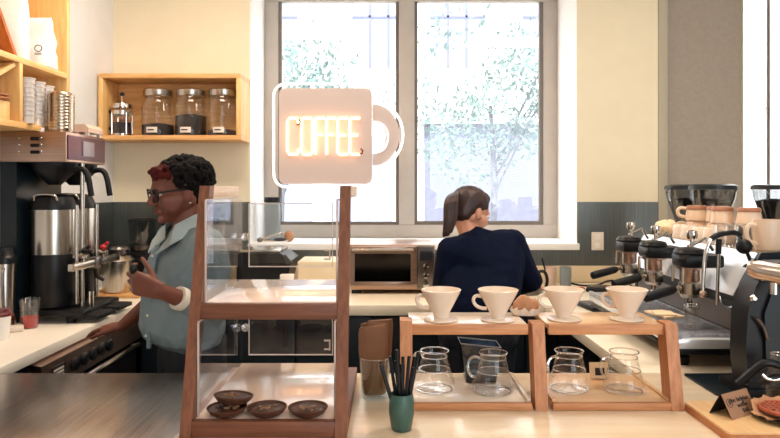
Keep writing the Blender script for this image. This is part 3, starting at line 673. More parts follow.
for k in range(nseg): pp.bm.faces.new((ring0[k], ring0[(k + 1) % nseg], ring1[(k + 1) % nseg], ring1[k]))
pp.bm.faces.new(ring0[::-1])
pp.build('paper_liner', 'liner_tan', None, 'crumpled tan paper liner wrapped behind the waffle', 'paper')
wt = thing('waffle', 'reddish-brown round waffle on the dark plate', 'waffle', (px_, py_, tz + .0145))
MB().lathe((px_, py_, tz + .0145), [(0, 0), (.05, 0), (.056, .006), (.052, .011), (0, .011)], 36).build('waffle_base', 'pastry_fill', wt)
wg = MB()
for k in range(-3, 4):
    w_ = math.sqrt(max(0, .052 ** 2 - (k * .0155) ** 2))
    wg.obox((px_ + k * .0155, py_, tz + .030), (.0058, 2 * w_, .014), None, .002); wg.obox((px_, py_ + k * .0155, tz + .030), (2 * w_, .0058, .014), None, .002)
wg.tube([(px_ + .053 * math.cos(2 * math.pi * k / 36), py_ + .053 * math.sin(2 * math.pi * k / 36), tz + .028) for k in range(36)], .006, 8, True)
wg.build('waffle_grid', 'waffle', wt)
gbx = 1.165; gby = 1.912
gb = thing('water_glass', 'clear glass bottle at the photo\'s edge beside the waffle', 'bottle', (gbx, gby, CT + .001))
MB().lathe((gbx, gby, CT + .001), [(0, 0), (.034, 0), (.036, .004), (.035, .08), (.022, .115), (.021, .15)], 30).build('vessel', 'glass', gb)
MB().tube([(gbx + .021 * math.cos(2 * math.pi * k / 24), gby + .021 * math.sin(2 * math.pi * k / 24), CT + .151) for k in range(24)], .002, 6, True).build('rim', 'glass_rim', gb)
MB().prism(rrect(1.02, 1.55, 1.985, 2.215, .015), XY, CT + .0005, CT + .006).build('tamping_mat', 'black_teal', None, 'flat dark mat on the counter under the black grinder', 'mat')

# ------------------------------------------------------------------ espresso machine
em = thing('espresso_machine', 'three-group chrome and black espresso machine with cups on top', 'espresso machine', (1.3, 2.75, CT))
EY0, EY1 = 2.25, 3.25
MB().box(1.02, 1.26, EY0, EY1, 1.0, 1.035, .004).build('drip_tray', 'panel_bright', em)
gr = MB()
for k in range(46):
    y = EY0 + .03 + k * (EY1 - EY0 - .06) / 45; gr.box(1.035, 1.235, y - .004, y + .004, 1.037, 1.046)
gr.box(1.02, 1.035, EY0, EY1, 1.0355, 1.048).box(1.235, 1.25, EY0, EY1, 1.0355, 1.048); gr.build('tray_grate', 'tray_steel', em)
MB().box(1.03, 1.7, EY0 + .02, EY1 - .02, .975, .999, .003).build('chassis', 'black', em)
MB().prism([(1.255, 1.0), (1.275, 1.13), (1.222, 1.185), (1.31, 1.33), (1.70, 1.33), (1.72, 1.0)], lambda a, b, c: Vector((a, c, b)), EY0 + .012, EY1 - .012).build('body', 'black', em)
MB().prism([(1.221, 1.184), (1.213, 1.188), (1.302, 1.338), (1.310, 1.332)], lambda a, b, c: Vector((a, c, b)), EY0 + .005, EY1 - .005).build('front_panel', 'panel_bright', em)
MB().prism([(1.262, 1.05), (1.276, 1.13), (1.27, 1.132), (1.255, 1.05)], lambda a, b, c: Vector((a, c, b)), EY0 + .02, EY1 - .02).build('rear_panel', 'steel_dark', em)
for y0, y1 in ((EY0 - .012, EY0 + .011), (EY1 - .011, EY1 + .012)):
    MB().prism([(1.25, .98), (1.25, 1.04), (1.27, 1.13), (1.216, 1.185), (1.305, 1.34), (1.70, 1.36), (1.74, 1.2), (1.72, .98)], lambda a, b, c: Vector((a, c, b)), y0, y1).build('side_panel', 'black_teal', em)
MB().box(1.31, 1.72, EY0 + .012, EY1 - .012, 1.3305, 1.338, .002).build('cup_tray', 'steel', em)
rl = MB()
for z in (1.352, 1.37): rl.tube([(1.70, EY0 + .02, z), (1.70, EY1 - .02, z)], .005, 8)
rl.build('cup_rail', 'chrome', em)
for x, y in ((1.08, 2.36), (1.08, 3.14), (1.66, 2.36), (1.66, 3.14)):
    MB().lathe((x, y, CT), [(0, 0), (.026, 0), (.03, .012), (.03, .03), (.02, .04), (.02, .056), (0, .056)], 18).build('foot', 'black', em)
def group(Y):
    X = 1.14
    g = MB().obox((X + .03, Y, 1.295), (.15, .12, .05), None, .012).build('group_head', 'black', em)
    MB().lathe((X, Y, 1.318), [(0, 0), (.055, 0), (.058, .006), (.05, .02), (.02, .026), (0, .026)], 26).build('group_cap', 'black', g)
    MB().tube([(X + .01, Y, 1.34), (X + .01, Y, 1.385)], .008, 10).lathe((X + .01, Y, 1.375), [(0, 0), (.017, 0), (.02, .012), (.018, .03), (0, .034)], 18).build('paddle_knob', 'chrome', g)
    MB().tube([(X + .0, Y + .01, 1.345), (X + .07, Y + .02, 1.375), (X + .1, Y + .02, 1.33)], .007, 8).build('pipe', 'chrome', g)
    MB().lathe((X, Y, 1.215), [(0, 0), (.034, 0), (.036, .004), (.036, .045), (.05, .05), (.05, .056), (0, .056)], 28).build('group_collar', 'steel_warm', g)
    for a in (-1, 1): MB().tube([(X - .045, Y + a * .04, 1.21), (X - .045, Y + a * .04, 1.27)], .006, 8).build('group_bolt', 'chrome', g)
    p = MB().lathe((X, Y, 1.155), [(0, 0), (.03, 0), (.036, .012), (.039, .014), (.039, .055), (0, .055)], 28).tube([(X - .036, Y, 1.19), (X - .07, Y - .012, 1.185)], .008, 10).build('portafilter', 'steel', em)
    MB().tube([(X - .06, Y - .008, 1.187), (X - .072, Y - .013, 1.184), (X - .17, Y - .05, 1.166), (X - .19, Y - .057, 1.162), (X - .194, Y - .059, 1.161)], [.012, .0165, .0185, .017, .009], 14).build('portafilter_handle', 'black_soft', p)
    MB().tube([(X, Y, 1.156), (X, Y, 1.13), (X - .012, Y - .02, 1.112)], .009, 8).tube([(X, Y, 1.13), (X - .004, Y + .022, 1.112)], .008, 8).build('spout', 'chrome', p)
for Y in (3.03, 2.75, 2.42): group(Y)
MB().lathe((1.262, 2.34, 1.2), [(.07, -.006), (.076, -.006), (.076, .006), (.07, .006)], 36, Matrix.Rotation(R(-74), 4, 'Y'), True).build('gauge_ring', 'chrome', em)
MB().lathe((1.262, 2.34, 1.2), [(0, -.004), (.07, -.004), (.07, .003), (0, .003)], 36, Matrix.Rotation(R(-74), 4, 'Y')).build('gauge', 'black', em)
wy = 2.22
sw = MB().tube(smooth_path([at(703, 293, wy), at(704, 262, wy), at(709, 240, wy), at(718, 234.5, wy), at(735, 232, wy + .05), at(741, 236, wy + .06), at(746, 246, wy + .06)]), .0065, 10).build('steam_wand', 'chrome', em)
MB().tube(smooth_path([at(711, 239, wy), at(718, 234.5, wy), at(735, 232, wy + .05), at(740, 235, wy + .06)]), .0095, 10).build('wand_sleeve', 'black_soft', sw)
MB().ell(at(703, 294, wy), (.012, .012, .014)).build('wand_tip', 'steel_warm', sw)
MB().tube([at(717, 305, wy + .03), at(719, 240, wy + .03)], .0062, 10).build('water_pipe', 'chrome', em)
MB().tube([at(718.3, 254, wy + .03), at(719, 239, wy + .03)], .01, 10).build('pipe_sleeve', 'black_soft', em)
kb = MB().ell(at(744, 246.5, wy + .04), (.027, .027, .027)).build('steam_knob', 'black_soft', em)
MB().tube([at(746, 250, wy + .04), at(751, 262, wy + .06), at(745, 268, wy + .06)], [.006, .008, .01], 10).build('knob_stem', 'black', kb)
# small glass on the drip tray, milk jug
sgx = at(692, 331, 2.36)
s_ = thing('shot_glass', 'small clear glass standing on the espresso drip tray', 'glass', (sgx.x, 2.36, 1.0485))
MB().lathe((sgx.x, 2.36, 1.0485), [(0, 0), (.021, 0), (.024, .004), (.028, .088), (.0265, .088), (.022, .008), (0, .007)], 26).build('vessel', 'glass', s_)
MB().tube([(sgx.x + .0275 * math.cos(2 * math.pi * k / 24), 2.36 + .0275 * math.sin(2 * math.pi * k / 24), 1.1365) for k in range(24)], .0014, 6, True).build('rim', 'glass_rim', s_)
MB().obox((1.13, 2.62, 1.052), (.09, .14, .01), Matrix.Rotation(R(14), 3, 'Z'), .003).obox((1.12, 2.60, 1.060), (.08, .09, .007), Matrix.Rotation(R(-9), 3, 'Z'), .003).build('bar_cloth', 'cloth', None, 'folded pale bar cloth on the drip tray under the groups', 'cloth')

# cups on the machine
CTZ = 1.3385
def mug(name, label, cat, loc, r, h, m, handle=None, group=None, rim=None, flip=False):
    t = thing(name, label, cat, loc, group); x, y, z = loc
    if flip: pr = [(r * .2, h), (r * .74, h), (r * .86, h * .9), (r, h * .15), (r, 0), (r * .93, 0), (r * .9, h * .2), (r * .7, h * .93), (0, h * .93)]; pr[0] = (0, h)
    else: pr = [(0, 0), (r * .8, 0), (r * .9, .005), (r, h * .5), (r, h), (r * .94, h), (r * .92, h * .5), (r * .8, .008), (0, .007)]
    MB().lathe(loc, pr, 30).build('vessel', m, t)
    if rim:
        MB().lathe((x, y, z + (h - .018)), [(0, .012), (0, .019), (r * .80, .019), (r * .93, .012), (r * .96, .002), (r * .9, .001), (r * .9, .0)][1:], 30).build('brown_foot', rim, t)
    if handle is not None:
        a = R(handle); c, s_ = math.cos(a), math.sin(a)
        MB().tube(smooth_path([(x + c * q, y + s_ * q, z + w) for q, w in ((r * .9, h * .8), (r * 1.5, h * .86), (r * 1.72, h * .6), (r * 1.55, h * .28), (r * .9, h * .2))]), min(.008, r * .16), 8).build('handle', m, t)
    return t
def top_at(px, X): d = X * FPX / (px - 388); return (X, d, CTZ)
mug('mug', 'big cream mug with a large handle on top of the espresso machine', 'mug', top_at(768, 1.41), .05, .112, 'mug_cream', 185)
labs = ['cream cup with brown foot upside down nearest the grinder hoppers', 'cream cup with brown foot upside down, second from the grinder hoppers', 'cream cup with brown foot upside down, third from the grinder hoppers', 'cream cup with brown foot upside down nearest the clear glasses']
row2 = [(1.49, 3.09), (1.53, 2.97), (1.49, 2.85), (1.54, 2.73)]
for i, (x, y) in enumerate(row2):
    mug('cup', labs[i], 'cup', (x, y, CTZ), .052, .075, 'mug_cream', 150 if i == 0 else None, 'brown-footed cups stacked on the machine', None, True)
labs2 = ['cream cup with brown top resting on the lower cup beside the hoppers', 'cream cup with brown top resting on the second lower cup', 'cream cup with brown top resting on the third lower cup', 'cream cup with brown top above the clear glasses']
for i, (x, y) in enumerate(row2):
    mug('cup', labs2[i], 'cup', (x, y, CTZ + .076), .05, .07, 'mug_cream', 160 if i == 0 else None, 'brown-footed cups stacked on the machine', 'mug_brown', True)
fl = ['small white cup at the front of the machine top beside the cloth', 'small white cup at the front, just behind the glass row', 'small white cup between the cloth and the stacked cups', 'small white cup in front of the brown-topped cups']
for i, (x, y) in enumerate(((1.37, 2.90), (1.37, 2.70), (1.37, 2.80), (1.375, 2.995))):
    mug('espresso_cup', fl[i], 'cup', (x, y, CTZ), .042, .062, 'ceramic', None, 'small cups at the front of the machine top', None, True)
gg = thing('drinking_glass', 'x', 'glass', (0, 0, 0), 'clear glasses on the espresso machine')
MB().lathe((0, 0, 0), [(0, .085), (.026, .085), (.03, .082), (.036, 0), (.034, 0), (.028, .078), (0, .078)], 20).build('vessel', 'glass', gg)
MB().tube([(.0355 * math.cos(2 * math.pi * k / 20), .0355 * math.sin(2 * math.pi * k / 20), .0015) for k in range(20)], .0015, 6, True).build('rim', 'glass_rim', gg)
gl = ['clear glass upside down beside the big cream mug', 'clear glass upside down beside the small white cups', 'clear glass upside down in the middle of the glass row front', 'clear glass upside down behind the big cream mug', 'clear glass upside down against the brown-footed cups', 'clear glass upside down in the middle of the glass row back']
for i, (x, y) in enumerate(((1.365, 2.445), (1.365, 2.605), (1.365, 2.525), (1.445, 2.445), (1.442, 2.605), (1.445, 2.525))):
    o = gg if i == 0 else dup(gg)
    o.location = (x, y, CTZ); o['label'] = gl[i]
cl = MB().hull([((1.365, 3.165, CTZ + .034), (.05, .055, .03)), ((1.385, 3.165, CTZ + .044), (.042, .045, .036))])
link('cloth', remeshed(cl, .006, 4, .5, .012, 24), 'cloth', None, 'crumpled cream cloth on the far end of the machine top', 'cloth')

# grinders behind the machine
def grinder(x, y, label):
    t = thing('coffee_grinder', label, 'coffee grinder', (x, y, CT), 'bean grinders behind the espresso machine')
    MB().box(x - .09, x + .09, y - .11, y + .11, CT, CT + .03, .006).build('base', 'black', t)
    MB().box(x - .075, x + .075, y - .06, y + .1, CT + .03, 1.33, .02).build('body', 'black', t)
    MB().lathe((x, y, 1.33), [(0, 0), (.06, 0), (.066, .01), (.062, .03), (0, .03)], 28).build('collar', 'steel_dark', t)
    MB().lathe((x, y, 1.361), [(.05, 0), (.06, .01), (.108, .155), (.117, .2), (.114, .2), (.104, .152), (.055, .012), (.05, .004)], 36).build('hopper', 'hopper', t)
    MB().lathe((x, y, 1.361), [(0, .003), (.05, .004), (.056, .014), (.098, .14), (.05, .15), (0, .153)], 30).build('beans', 'coffee', t)
    MB().lathe((x, y, 1.5615), [(0, .03), (.1, .03), (.119, .022), (.122, 0), (0, 0)], 36).build('hopper_lid', 'black_teal', t)
    MB().tube([(x - .02, y - .06, 1.2), (x - .02, y - .11, 1.17), (x - .02, y - .11, 1.13)], .02, 12).build('chute', 'steel', t)
grinder(1.735, 3.42, 'black bean grinder with clear hopper beside the brown-topped cups')
grinder(1.735, 3.72, 'black bean grinder half hidden by the other one, nearest the wall outlet')
grinder(2.09, 3.45, 'black bean grinder with pale hopper in front of the glass pane')

# black hot-water tower / grinder with a chrome chute at the right edge, beside the machine
bg_ = thing('shop_grinder', 'tall black grinder with a chrome chute beside the serving board', 'grinder', (1.22, 2.09, CT + .006))
prof_ = [(1.115, CT + .03), (1.105, 1.05), (1.11, 1.18), (1.135, 1.26), (1.165, 1.315), (1.21, 1.335), (1.6, 1.335), (1.6, CT + .03)]
MB().prism(prof_, lambda a, b, c: Vector((a, c, b)), 1.975, 2.07).build('housing', 'black', bg_)
MB().prism([(1.16, 1.02), (1.155, 1.18), (1.18, 1.25), (1.22, 1.28), (1.58, 1.28), (1.58, 1.02)], lambda a, b, c: Vector((a, c, b)), 1.962, 1.9749).build('face_plate', 'black_teal', bg_)
MB().prism(rrect(1.09, 1.6, 1.95, 2.12, .02), XY, CT + .0065, CT + .03).build('foot_plate', 'black', bg_)
ct = MB().tube([at(752, 268, 1.955), at(757, 270, 1.94), at(785, 276, 1.91)], [.024, .03, .031], 22).build('chute', 'chute_steel', bg_)
MB().tube([at(774, 277, 1.92), at(774, 294, 1.92)], .012, 14).build('spout', 'chrome', ct)
MB().lathe(at(753, 298, 1.9615), [(0, 0), (.011, 0), (.011, .006), (.006, .012), (0, .012)], 16, Matrix.Rotation(R(90), 4, 'X')).build('bolt', 'chrome', bg_)
MB().tube(smooth_path([at(757, 318, 1.957), at(764, 326, 1.957), at(768, 340, 1.957)]), .005, 8).build('bracket', 'steel_dark', bg_)
fk = MB().tube(smooth_path([at(738, 384, 1.93), at(752, 372, 1.92), at(766, 361, 1.9), at(780, 366, 1.9)]), .012, 10)
fk.tube(smooth_path([at(760, 384, 1.9), at(772, 378, 1.88), at(790, 374, 1.9)]), .010, 10).build('fork', 'black', bg_)
MB().tube(smooth_path([at(762, 374, 1.885), at(768, 380, 1.88), at(782, 379, 1.88)]), .005, 8).build('fork_bracket', 'chrome', bg_)

# ------------------------------------------------------------------ back counter under the window
ox0, ox1, oz0, oz1, oyf, oyb = -.235, .29, CT + .022, 1.225, 3.94, 4.36
ov = thing('toaster_oven', 'stainless toaster oven with a dark glass door under the sill', 'oven', (.03, 4.15, CT))
MB().box(ox0, ox1, oyf + .012, oyb, oz0, oz1, .01).build('body', 'steel_warm', ov)
dr = MB().box(ox0 + .004, .175, oyf - .012, oyf + .011, oz0 + .01, oz0 + .055, .003).box(ox0 + .004, .175, oyf - .012, oyf + .011, oz1 - .055, oz1 - .01, .003).box(ox0 + .004, ox0 + .03, oyf - .012, oyf + .011, oz0 + .05, oz1 - .05).box(.14, .175, oyf - .012, oyf + .011, oz0 + .05, oz1 - .05).build('door', 'steel_warm', ov)
MB().box(ox0 + .03, .14, oyf - .004, oyf + .004, oz0 + .05, oz1 - .05).build('door_glass', 'glass_smoke', dr)
MB().tube([(ox0 + .02, oyf - .012, oz1 - .03), (ox0 + .02, oyf - .045, oz1 - .03), (.155, oyf - .045, oz1 - .03), (.155, oyf - .012, oz1 - .03)], .009, 10).build('door_handle', 'steel', dr)
MB().box(ox0 + .03, .14, oyf + .0125, oyf + .016, oz0 + .05, oz1 - .05).build('cavity', 'black', ov)
rk = MB()
for k in range(9): rk.box(ox0 + .035, .135, oyf + .006, oyf + .010, oz0 + .118 + .0, oz0 + .124)
rk.box(ox0 + .06, .12, oyf + .005, oyf + .0115, oz0 + .125, oz0 + .15, .002); rk.build('rack_tray', 'steel_dark', ov)
MB().box(.18, ox1 - .004, oyf - .006, oyf + .011, oz0 + .01, oz1 - .01, .003).build('control_panel', 'steel_dark', ov)
MB().box(.195, .275, oyf - .009, oyf - .0065, oz1 - .1, oz1 - .04, .002).build('display', 'navy_dark', ov)
for z in (oz0 + .04, oz0 + .095, oz0 + .15):
    MB().lathe((.232, oyf - .0065, z), [(0, 0), (.02, 0), (.019, .016), (0, .018)], 18, Matrix.Rotation(R(90), 4, 'X')).build('knob', 'chrome', ov)
for x in (ox0 + .04, ox1 - .04): MB().box(x - .03, x + .03, oyf + .02, oyf + .06, CT + .0005, oz0 - .0005).build('foot', 'black', ov)
kx = thing('warmer_box', 'low black box with a silver lid on the counter behind the acrylic case', 'appliance', (-.79, 4.1, CT))
MB().prism([(-.94, CT + .002), (-.64, CT + .002), (-.60, 1.12), (-.66, 1.165), (-.94, 1.165)], XZ, 3.97, 4.3).build('body', 'black', kx)
MB().box(-.93, -.67, 3.98, 4.29, 1.166, 1.188, .006).build('lid', 'steel', kx)
for x in (-.87, -.76): MB().tube([(x, 4.1, 1.189), (x, 4.1, 1.2)], [.012, .016], 12).build('knob', 'chrome', kx)
MB().prism([(-.628, 1.1), (-.585, 1.1), (-.63, 1.16), (-.655, 1.16)], XZ, 3.955, 3.969).build('latch', 'steel_dark', kx)
MB().box(-.56, -.30, 3.95, 4.25, CT + .002, 1.12, .012).build('storage_box', 'upstand', None, 'plain cream storage box on the counter beside the toaster oven', 'box')
MB().box(-.66, -.575, 3.9, 3.955, CT + .001, 1.045, .006).build('tin', 'ceramic_white', None, 'small white tin between the black warmer box and the cream box', 'tin')
jr = thing('jar', 'tall pale jar with a black lid on the window sill', 'jar', (-.84, 4.66, SZ))
MB().lathe((-.84, 4.66, SZ + .0005), [(0, 0), (.052, 0), (.056, .006), (.056, .24), (.05, .265), (.05, .28), (0, .28)], 30).build('vessel', 'mug_grey', jr)
MB().lathe((-.84, 4.66, SZ + .282), [(0, 0), (.06, 0), (.062, .006), (.06, .035), (0, .038)], 30).build('lid', 'black', jr)
tg = thing('tongs', 'metal tongs with dark tips lying on the white window sill', 'tongs', (-.8, 4.52, SZ))
MB().tube([(-.9, 4.52, SZ + .014), (-.82, 4.52, SZ + .05), (-.74, 4.53, SZ + .068)], .006, 8).tube([(-.9, 4.52, SZ + .014), (-.80, 4.5, SZ + .012), (-.7, 4.5, SZ + .016)], .006, 8).build('arms', 'steel', tg)
MB().ell((-.905, 4.52, SZ + .018), (.022, .016, .0175)).build('hinge', 'steel_dark', tg)
MB().ell((-.76, 4.50, SZ + .022), (.045, .018, .014)).build('grip', 'navy_dark', tg)
MB().ell((-.70, 4.53, SZ + .042), (.035, .02, .04)).build('bread_roll', 'bread', None, 'small pale bun on the window sill beside the tongs', 'bread')

def bcup(name, label, px, d, r, h, m): 
    x = (px - 388) * d / FPX; return mug(name, label, 'cup', (x, d, CT + .001), r, h, m, None)
bcup('utensil_cup', 'pinkish cup with dark flecks on the counter by the woman\'s elbow', 550, 4.26, .042, .128, 'mug_pink')
xc = (550 - 388) * 4.26 / FPX
MB().tube([(xc - .008, 4.25, CT + .012), (xc - .06, 4.235, CT + .19)], .006, 8).build('pen', 'black', None, 'dark pen slanting out of the pinkish cup', 'pen')
bcup('cup', 'grey-blue cup on the counter beside the pinkish cup', 565.5, 4.2, .038, .135, 'mug_grey')
ot_ = thing('wall_outlet', 'white double wall outlet on the metal splashback', 'outlet', (597 / 1 * 0 + (597 - 388) * BW / FPX, BW - .009, 1.15))
x = (597 - 388) * BW / FPX
MB().box(x - .042, x + .042, BW - .016, BW - .0085, 1.143, 1.268, .003).build('cover_plate', 'label', ot_)
for z in (1.175, 1.235): MB().box(x - .017, x + .017, BW - .019, BW - .0165, z - .018, z + .018, .002).build('socket', 'white_plastic', ot_)
MB().tube(smooth_path([(1.19, 4.2, CT + .03), (1.27, 4.2, CT + .012), (1.36, 4.15, CT + .02), (1.45, 4.2, CT + .05), (1.52, 4.2, CT + .04), (1.6, 4.1, CT + .012)], 3), .006, 8).build('power_cord', 'black_soft', None, 'black power cord curling across the counter by the grey cup', 'cord')
# kettle and scale in front of the woman, things on the back right corner
kt = thing('kettle', 'dark gooseneck kettle on the counter past the woman\'s arm', 'kettle', (.86, 3.95, CT))
MB().lathe((.86, 3.95, CT + .001), [(0, 0), (.085, 0), (.09, .01), (.065, .12), (.05, .135), (.02, .145), (.012, .165), (0, .168)], 30).build('vessel', 'steel_dark', kt)
MB().tube(smooth_path([(.80, 3.95, CT + .03), (.72, 3.95, CT + .06), (.71, 3.95, CT + .13), (.66, 3.95, CT + .15)]), .007, 8).build('spout', 'steel_dark', kt)
MB().tube(smooth_path([(.9, 3.95, CT + .12), (.96, 3.94, CT + .15), (.985, 3.94, CT + .09), (.97, 3.94, CT + .03)]), .01, 8).build('handle', 'black', kt)
def scale_(x, y, a, label):
    t = thing('scale', label, 'scale', (x, y, CT), None); rot = Matrix.Rotation(R(a), 3, 'Z')
    MB().obox((x, y, CT + .012), (.15, .2, .022), rot, .005).build('body', 'black', t)
    MB().obox((x, y + .02, CT + .026), (.135, .145, .004), rot, .001).build('platform', 'steel_dark', t); return t
scale_(1.13, 3.46, 8, 'flat black scale on the counter behind the third dripper')
scale_(1.36, 4.05, 70, 'flat black scale further back beside the red plug')
MB().obox((1.21, 4.06, CT + .0125), (.07, .045, .024), Matrix.Rotation(R(20), 3, 'Z'), .009).build('plug', 'red', None, 'small red plastic cap lying on the cream counter', 'cap')
MB().lathe((.97, 4.12, CT + .001), [(0, 0), (.04, 0), (.062, .009), (.06, .011), (.04, .004), (0, .004)], 28).build('saucer', 'bread', None, 'tan saucer on the counter by the woman\'s elbow', 'saucer')
# pastry roll in its paper on the rack shelf
br = MB().ell((.44, 2.065, 1.191), (.032, .026, .0305)).ell((.462, 2.063, 1.187), (.022, .024, .025)).ell((.422, 2.065, 1.186), (.02, .022, .0245))
link('bread_roll', remeshed(br, .004, 3, .5, .004, 40), 'bread', None, 'brown pastry roll on the rack shelf between the second and third dripper', 'bread')
b = MB(); nn = 28
r0 = [b.bm.verts.new((.443 + .042 * math.cos(2 * math.pi * q / nn), 2.065 + .028 * math.sin(2 * math.pi * q / nn), 1.1585)) for q in range(nn)]
r1 = [b.bm.verts.new((.445 + (.048 + .005 * math.sin(q * 2.1)) * math.cos(2 * math.pi * q / nn), 2.065 + (.034 + .005 * math.sin(q * 3.1)) * math.sin(2 * math.pi * q / nn), 1.1605 + .020 + .026 * max(0, math.cos(2 * math.pi * q / nn - .5)) + .006 * math.sin(q * 2.3))) for q in range(nn)]
for q in range(nn): b.bm.faces.new((r0[q], r0[(q + 1) % nn], r1[(q + 1) % nn], r1[q]))
b.bm.faces.new(r0[::-1]); b.build('paper_wrap', 'paper_liner', None, 'crumpled pale paper wrap around the pastry roll on the rack', 'paper')

# ------------------------------------------------------------------ box shelf with jars on the back wall
bs = thing('wall_shelf', 'pine box shelf holding jars on the back wall', 'shelf', (-1.42, 4.3, 1.88))
sx0, sx1, sz0, sz1, sy0 = -1.893, -.962, 1.888, 2.322, 4.18
MB().box(sx0, sx1, sy0, BW - .002, sz1 - .03, sz1, .002).build('top_panel', 'pine_x', bs)
MB().box(sx0, sx1, sy0, BW - .002, sz0, sz0 + .03, .002).build('bottom_panel', 'pine_x', bs)
MB().box(sx0, sx0 + .03, sy0, BW - .002, sz0 + .0305, sz1 - .0305, .002).build('side_panel', 'pine', bs)
MB().box(sx1 - .03, sx1, sy0, BW - .002, sz0 + .0305, sz1 - .0305, .002).build('side_panel', 'pine', bs)
MB().box(sx0 + .0305, sx1 - .0305, BW - .02, BW - .003, sz0 + .0305, sz1 - .0305).build('back_panel', 'pine_x', bs)
jz = sz0 + .031
def sjar(px, fill, label):
    x = (px - 388) * 4.29 / FPX; y = 4.3
    t = thing('glass_jar', label, 'jar', (x, y, jz), 'coffee jars on the box shelf')
    MB().lathe((x, y, jz), [(0, .0005), (.098, .0005), (.106, .008), (.106, .21), (.096, .245), (.086, .26), (.086, .265)], 32).build('vessel', 'glass', t)
    c = MB().lathe((x, y, jz), [(0, .004), (.098, .004), (.102, .012), (.102, fill), (.05, fill + .012), (0, fill + .008)], 32); c.build('coffee_beans', 'coffee', t)
    MB().lathe((x, y, jz), [(0, .266), (.093, .266), (.095, .27), (.095, .306), (.088, .312), (0, .312)], 32).build('lid', 'steel', t)
    l = MB(); 
    for q in range(7):
        pass
    v = []
    for q in range(9):
        a = R(-90 - 20 + 40 * q / 8 - 3)
        v += [Vector((x + .1072 * math.cos(a), y + .1072 * math.sin(a), jz + .018)), Vector((x + .1072 * math.cos(a), y + .1072 * math.sin(a), jz + .055))]
    l._add(v, [[2 * q, 2 * q + 2, 2 * q + 3, 2 * q + 1] for q in range(8)]); l.build('label', 'label', t)
    l = MB()
    for q in range(7):
        a = R(-90 - 13 + 20 * q / 6 - 3); l.obox((x + .1077 * math.cos(a), y + .1077 * math.sin(a), jz + .036), (.006, .002, .008))
    l.build('label_writing', 'ink', t)
sjar(157.5, .075, 'glass jar with little coffee, next to the french press')
sjar(190.5, .135, 'middle glass jar, the fullest with dark beans')
sjar(223, .035, 'glass jar almost empty of coffee at the shelf\'s window end')
fx, fy = (122 - 388) * 4.28 / FPX, 4.28
fp = thing('french_press', 'small glass french press with chrome lid on the box shelf', 'french press', (fx, fy, jz))
MB().lathe((fx, fy, jz), [(0, .006), (.05, .006), (.054, .012), (.054, .15)], 28).build('beaker', 'glass', fp)
MB().lathe((fx, fy, jz), [(0, .01), (.05, .01), (.05, .075), (0, .075)], 24).build('coffee', 'coffee', fp)
fr = MB().lathe((fx, fy, jz), [(.0, 0), (.056, 0), (.057, .012), (.055, .014), (0, .0055)], 28).lathe((fx, fy, jz), [(.0555, .12), (.058, .12), (.058, .14), (.0555, .14)], 28, None, True)
for q in range(4):
    a = R(45 + 90 * q); fr.tube([(fx + .0565 * math.cos(a), fy + .0565 * math.sin(a), jz + .01), (fx + .0565 * math.cos(a), fy + .0565 * math.sin(a), jz + .13)], .004, 6)
fr.build('frame', 'chrome', fp)
MB().lathe((fx, fy, jz), [(0, .152), (.06, .152), (.062, .157), (.055, .178), (.03, .19), (0, .192)], 28).build('lid', 'chrome', fp)
MB().tube([(fx, fy, jz + .19), (fx, fy, jz + .228)], .004, 8).build('plunger_rod', 'chrome', fp)
MB().ell((fx, fy, jz + .235), (.013, .013, .011)).build('plunger_knob', 'black', fp)
MB().tube(smooth_path([(fx - .055, fy, jz + .135), (fx - .09, fy, jz + .14), (fx - .108, fy, jz + .11), (fx - .1, fy, jz + .07), (fx - .055, fy, jz + .03)]), .008, 8).build('handle', 'black', fp)
fp.scale = (1.2, 1.2, 1.2)

# ------------------------------------------------------------------ pine shelf unit on the left wall
XS, YE = -1.66, 3.34
us = thing('shelf_unit', 'tall pine shelf unit on the left wall above the brewer', 'shelf', (-1.78, 2.6, 1.84))
MB().box(LW + .002, XS, YE - .03, YE, 1.84, 3.1, .002).build('end_panel', 'pine', us)
MB().box(LW + .002, XS, 1.6, YE - .0305, 1.84, 1.868, .002).build('shelf', 'pine_y', us)
MB().box(LW + .002, XS, 1.6, YE - .0305, 2.135, 2.162, .002).build('shelf', 'pine_y', us)
MB().box(LW + .002, XS, 1.6, YE - .0305, 2.78, 2.81, .002).build('shelf', 'pine_y', us)
MB().box(LW + .0025, LW + .014, 1.6, YE - .0305, 1.8685, 3.1).build('back_panel', 'pine', us)
MB().box(LW + .015, XS, 2.885, 2.91, 1.8685, 2.1345, .001).build('divider', 'pine', us)
# two slanted display panels, one on each shelf
def lean_panel(y0, z0, y1, z1, label, m):
    u = Vector((0, y1 - y0, z1 - z0)).normalized(); w = Vector((0, -u.z, u.y)) * .018
    b = MB(); a, c = Vector((0, y0, z0)), Vector((0, y1, z1))
    pr = [a, c, c + w, a + w]
    b._add([Vector((XS - .01, p.y, p.z)) for p in pr] + [Vector((LW + .02, p.y, p.z)) for p in pr], [[0, 1, 2, 3], [4, 5, 6, 7], [0, 1, 5, 4], [1, 2, 6, 5], [2, 3, 7, 6], [3, 0, 4, 7]])
    b.build('leaning_board', m, None, label, 'board')
lean_panel(2.885, 2.164, 2.62, 2.545, 'reddish board leaning on the upper shelf beside the white bags', 'pine_red')
lean_panel(2.64, 1.99, 2.872, 2.115, 'pine board slanting up to the divider above the stacked plates', 'pine_y')
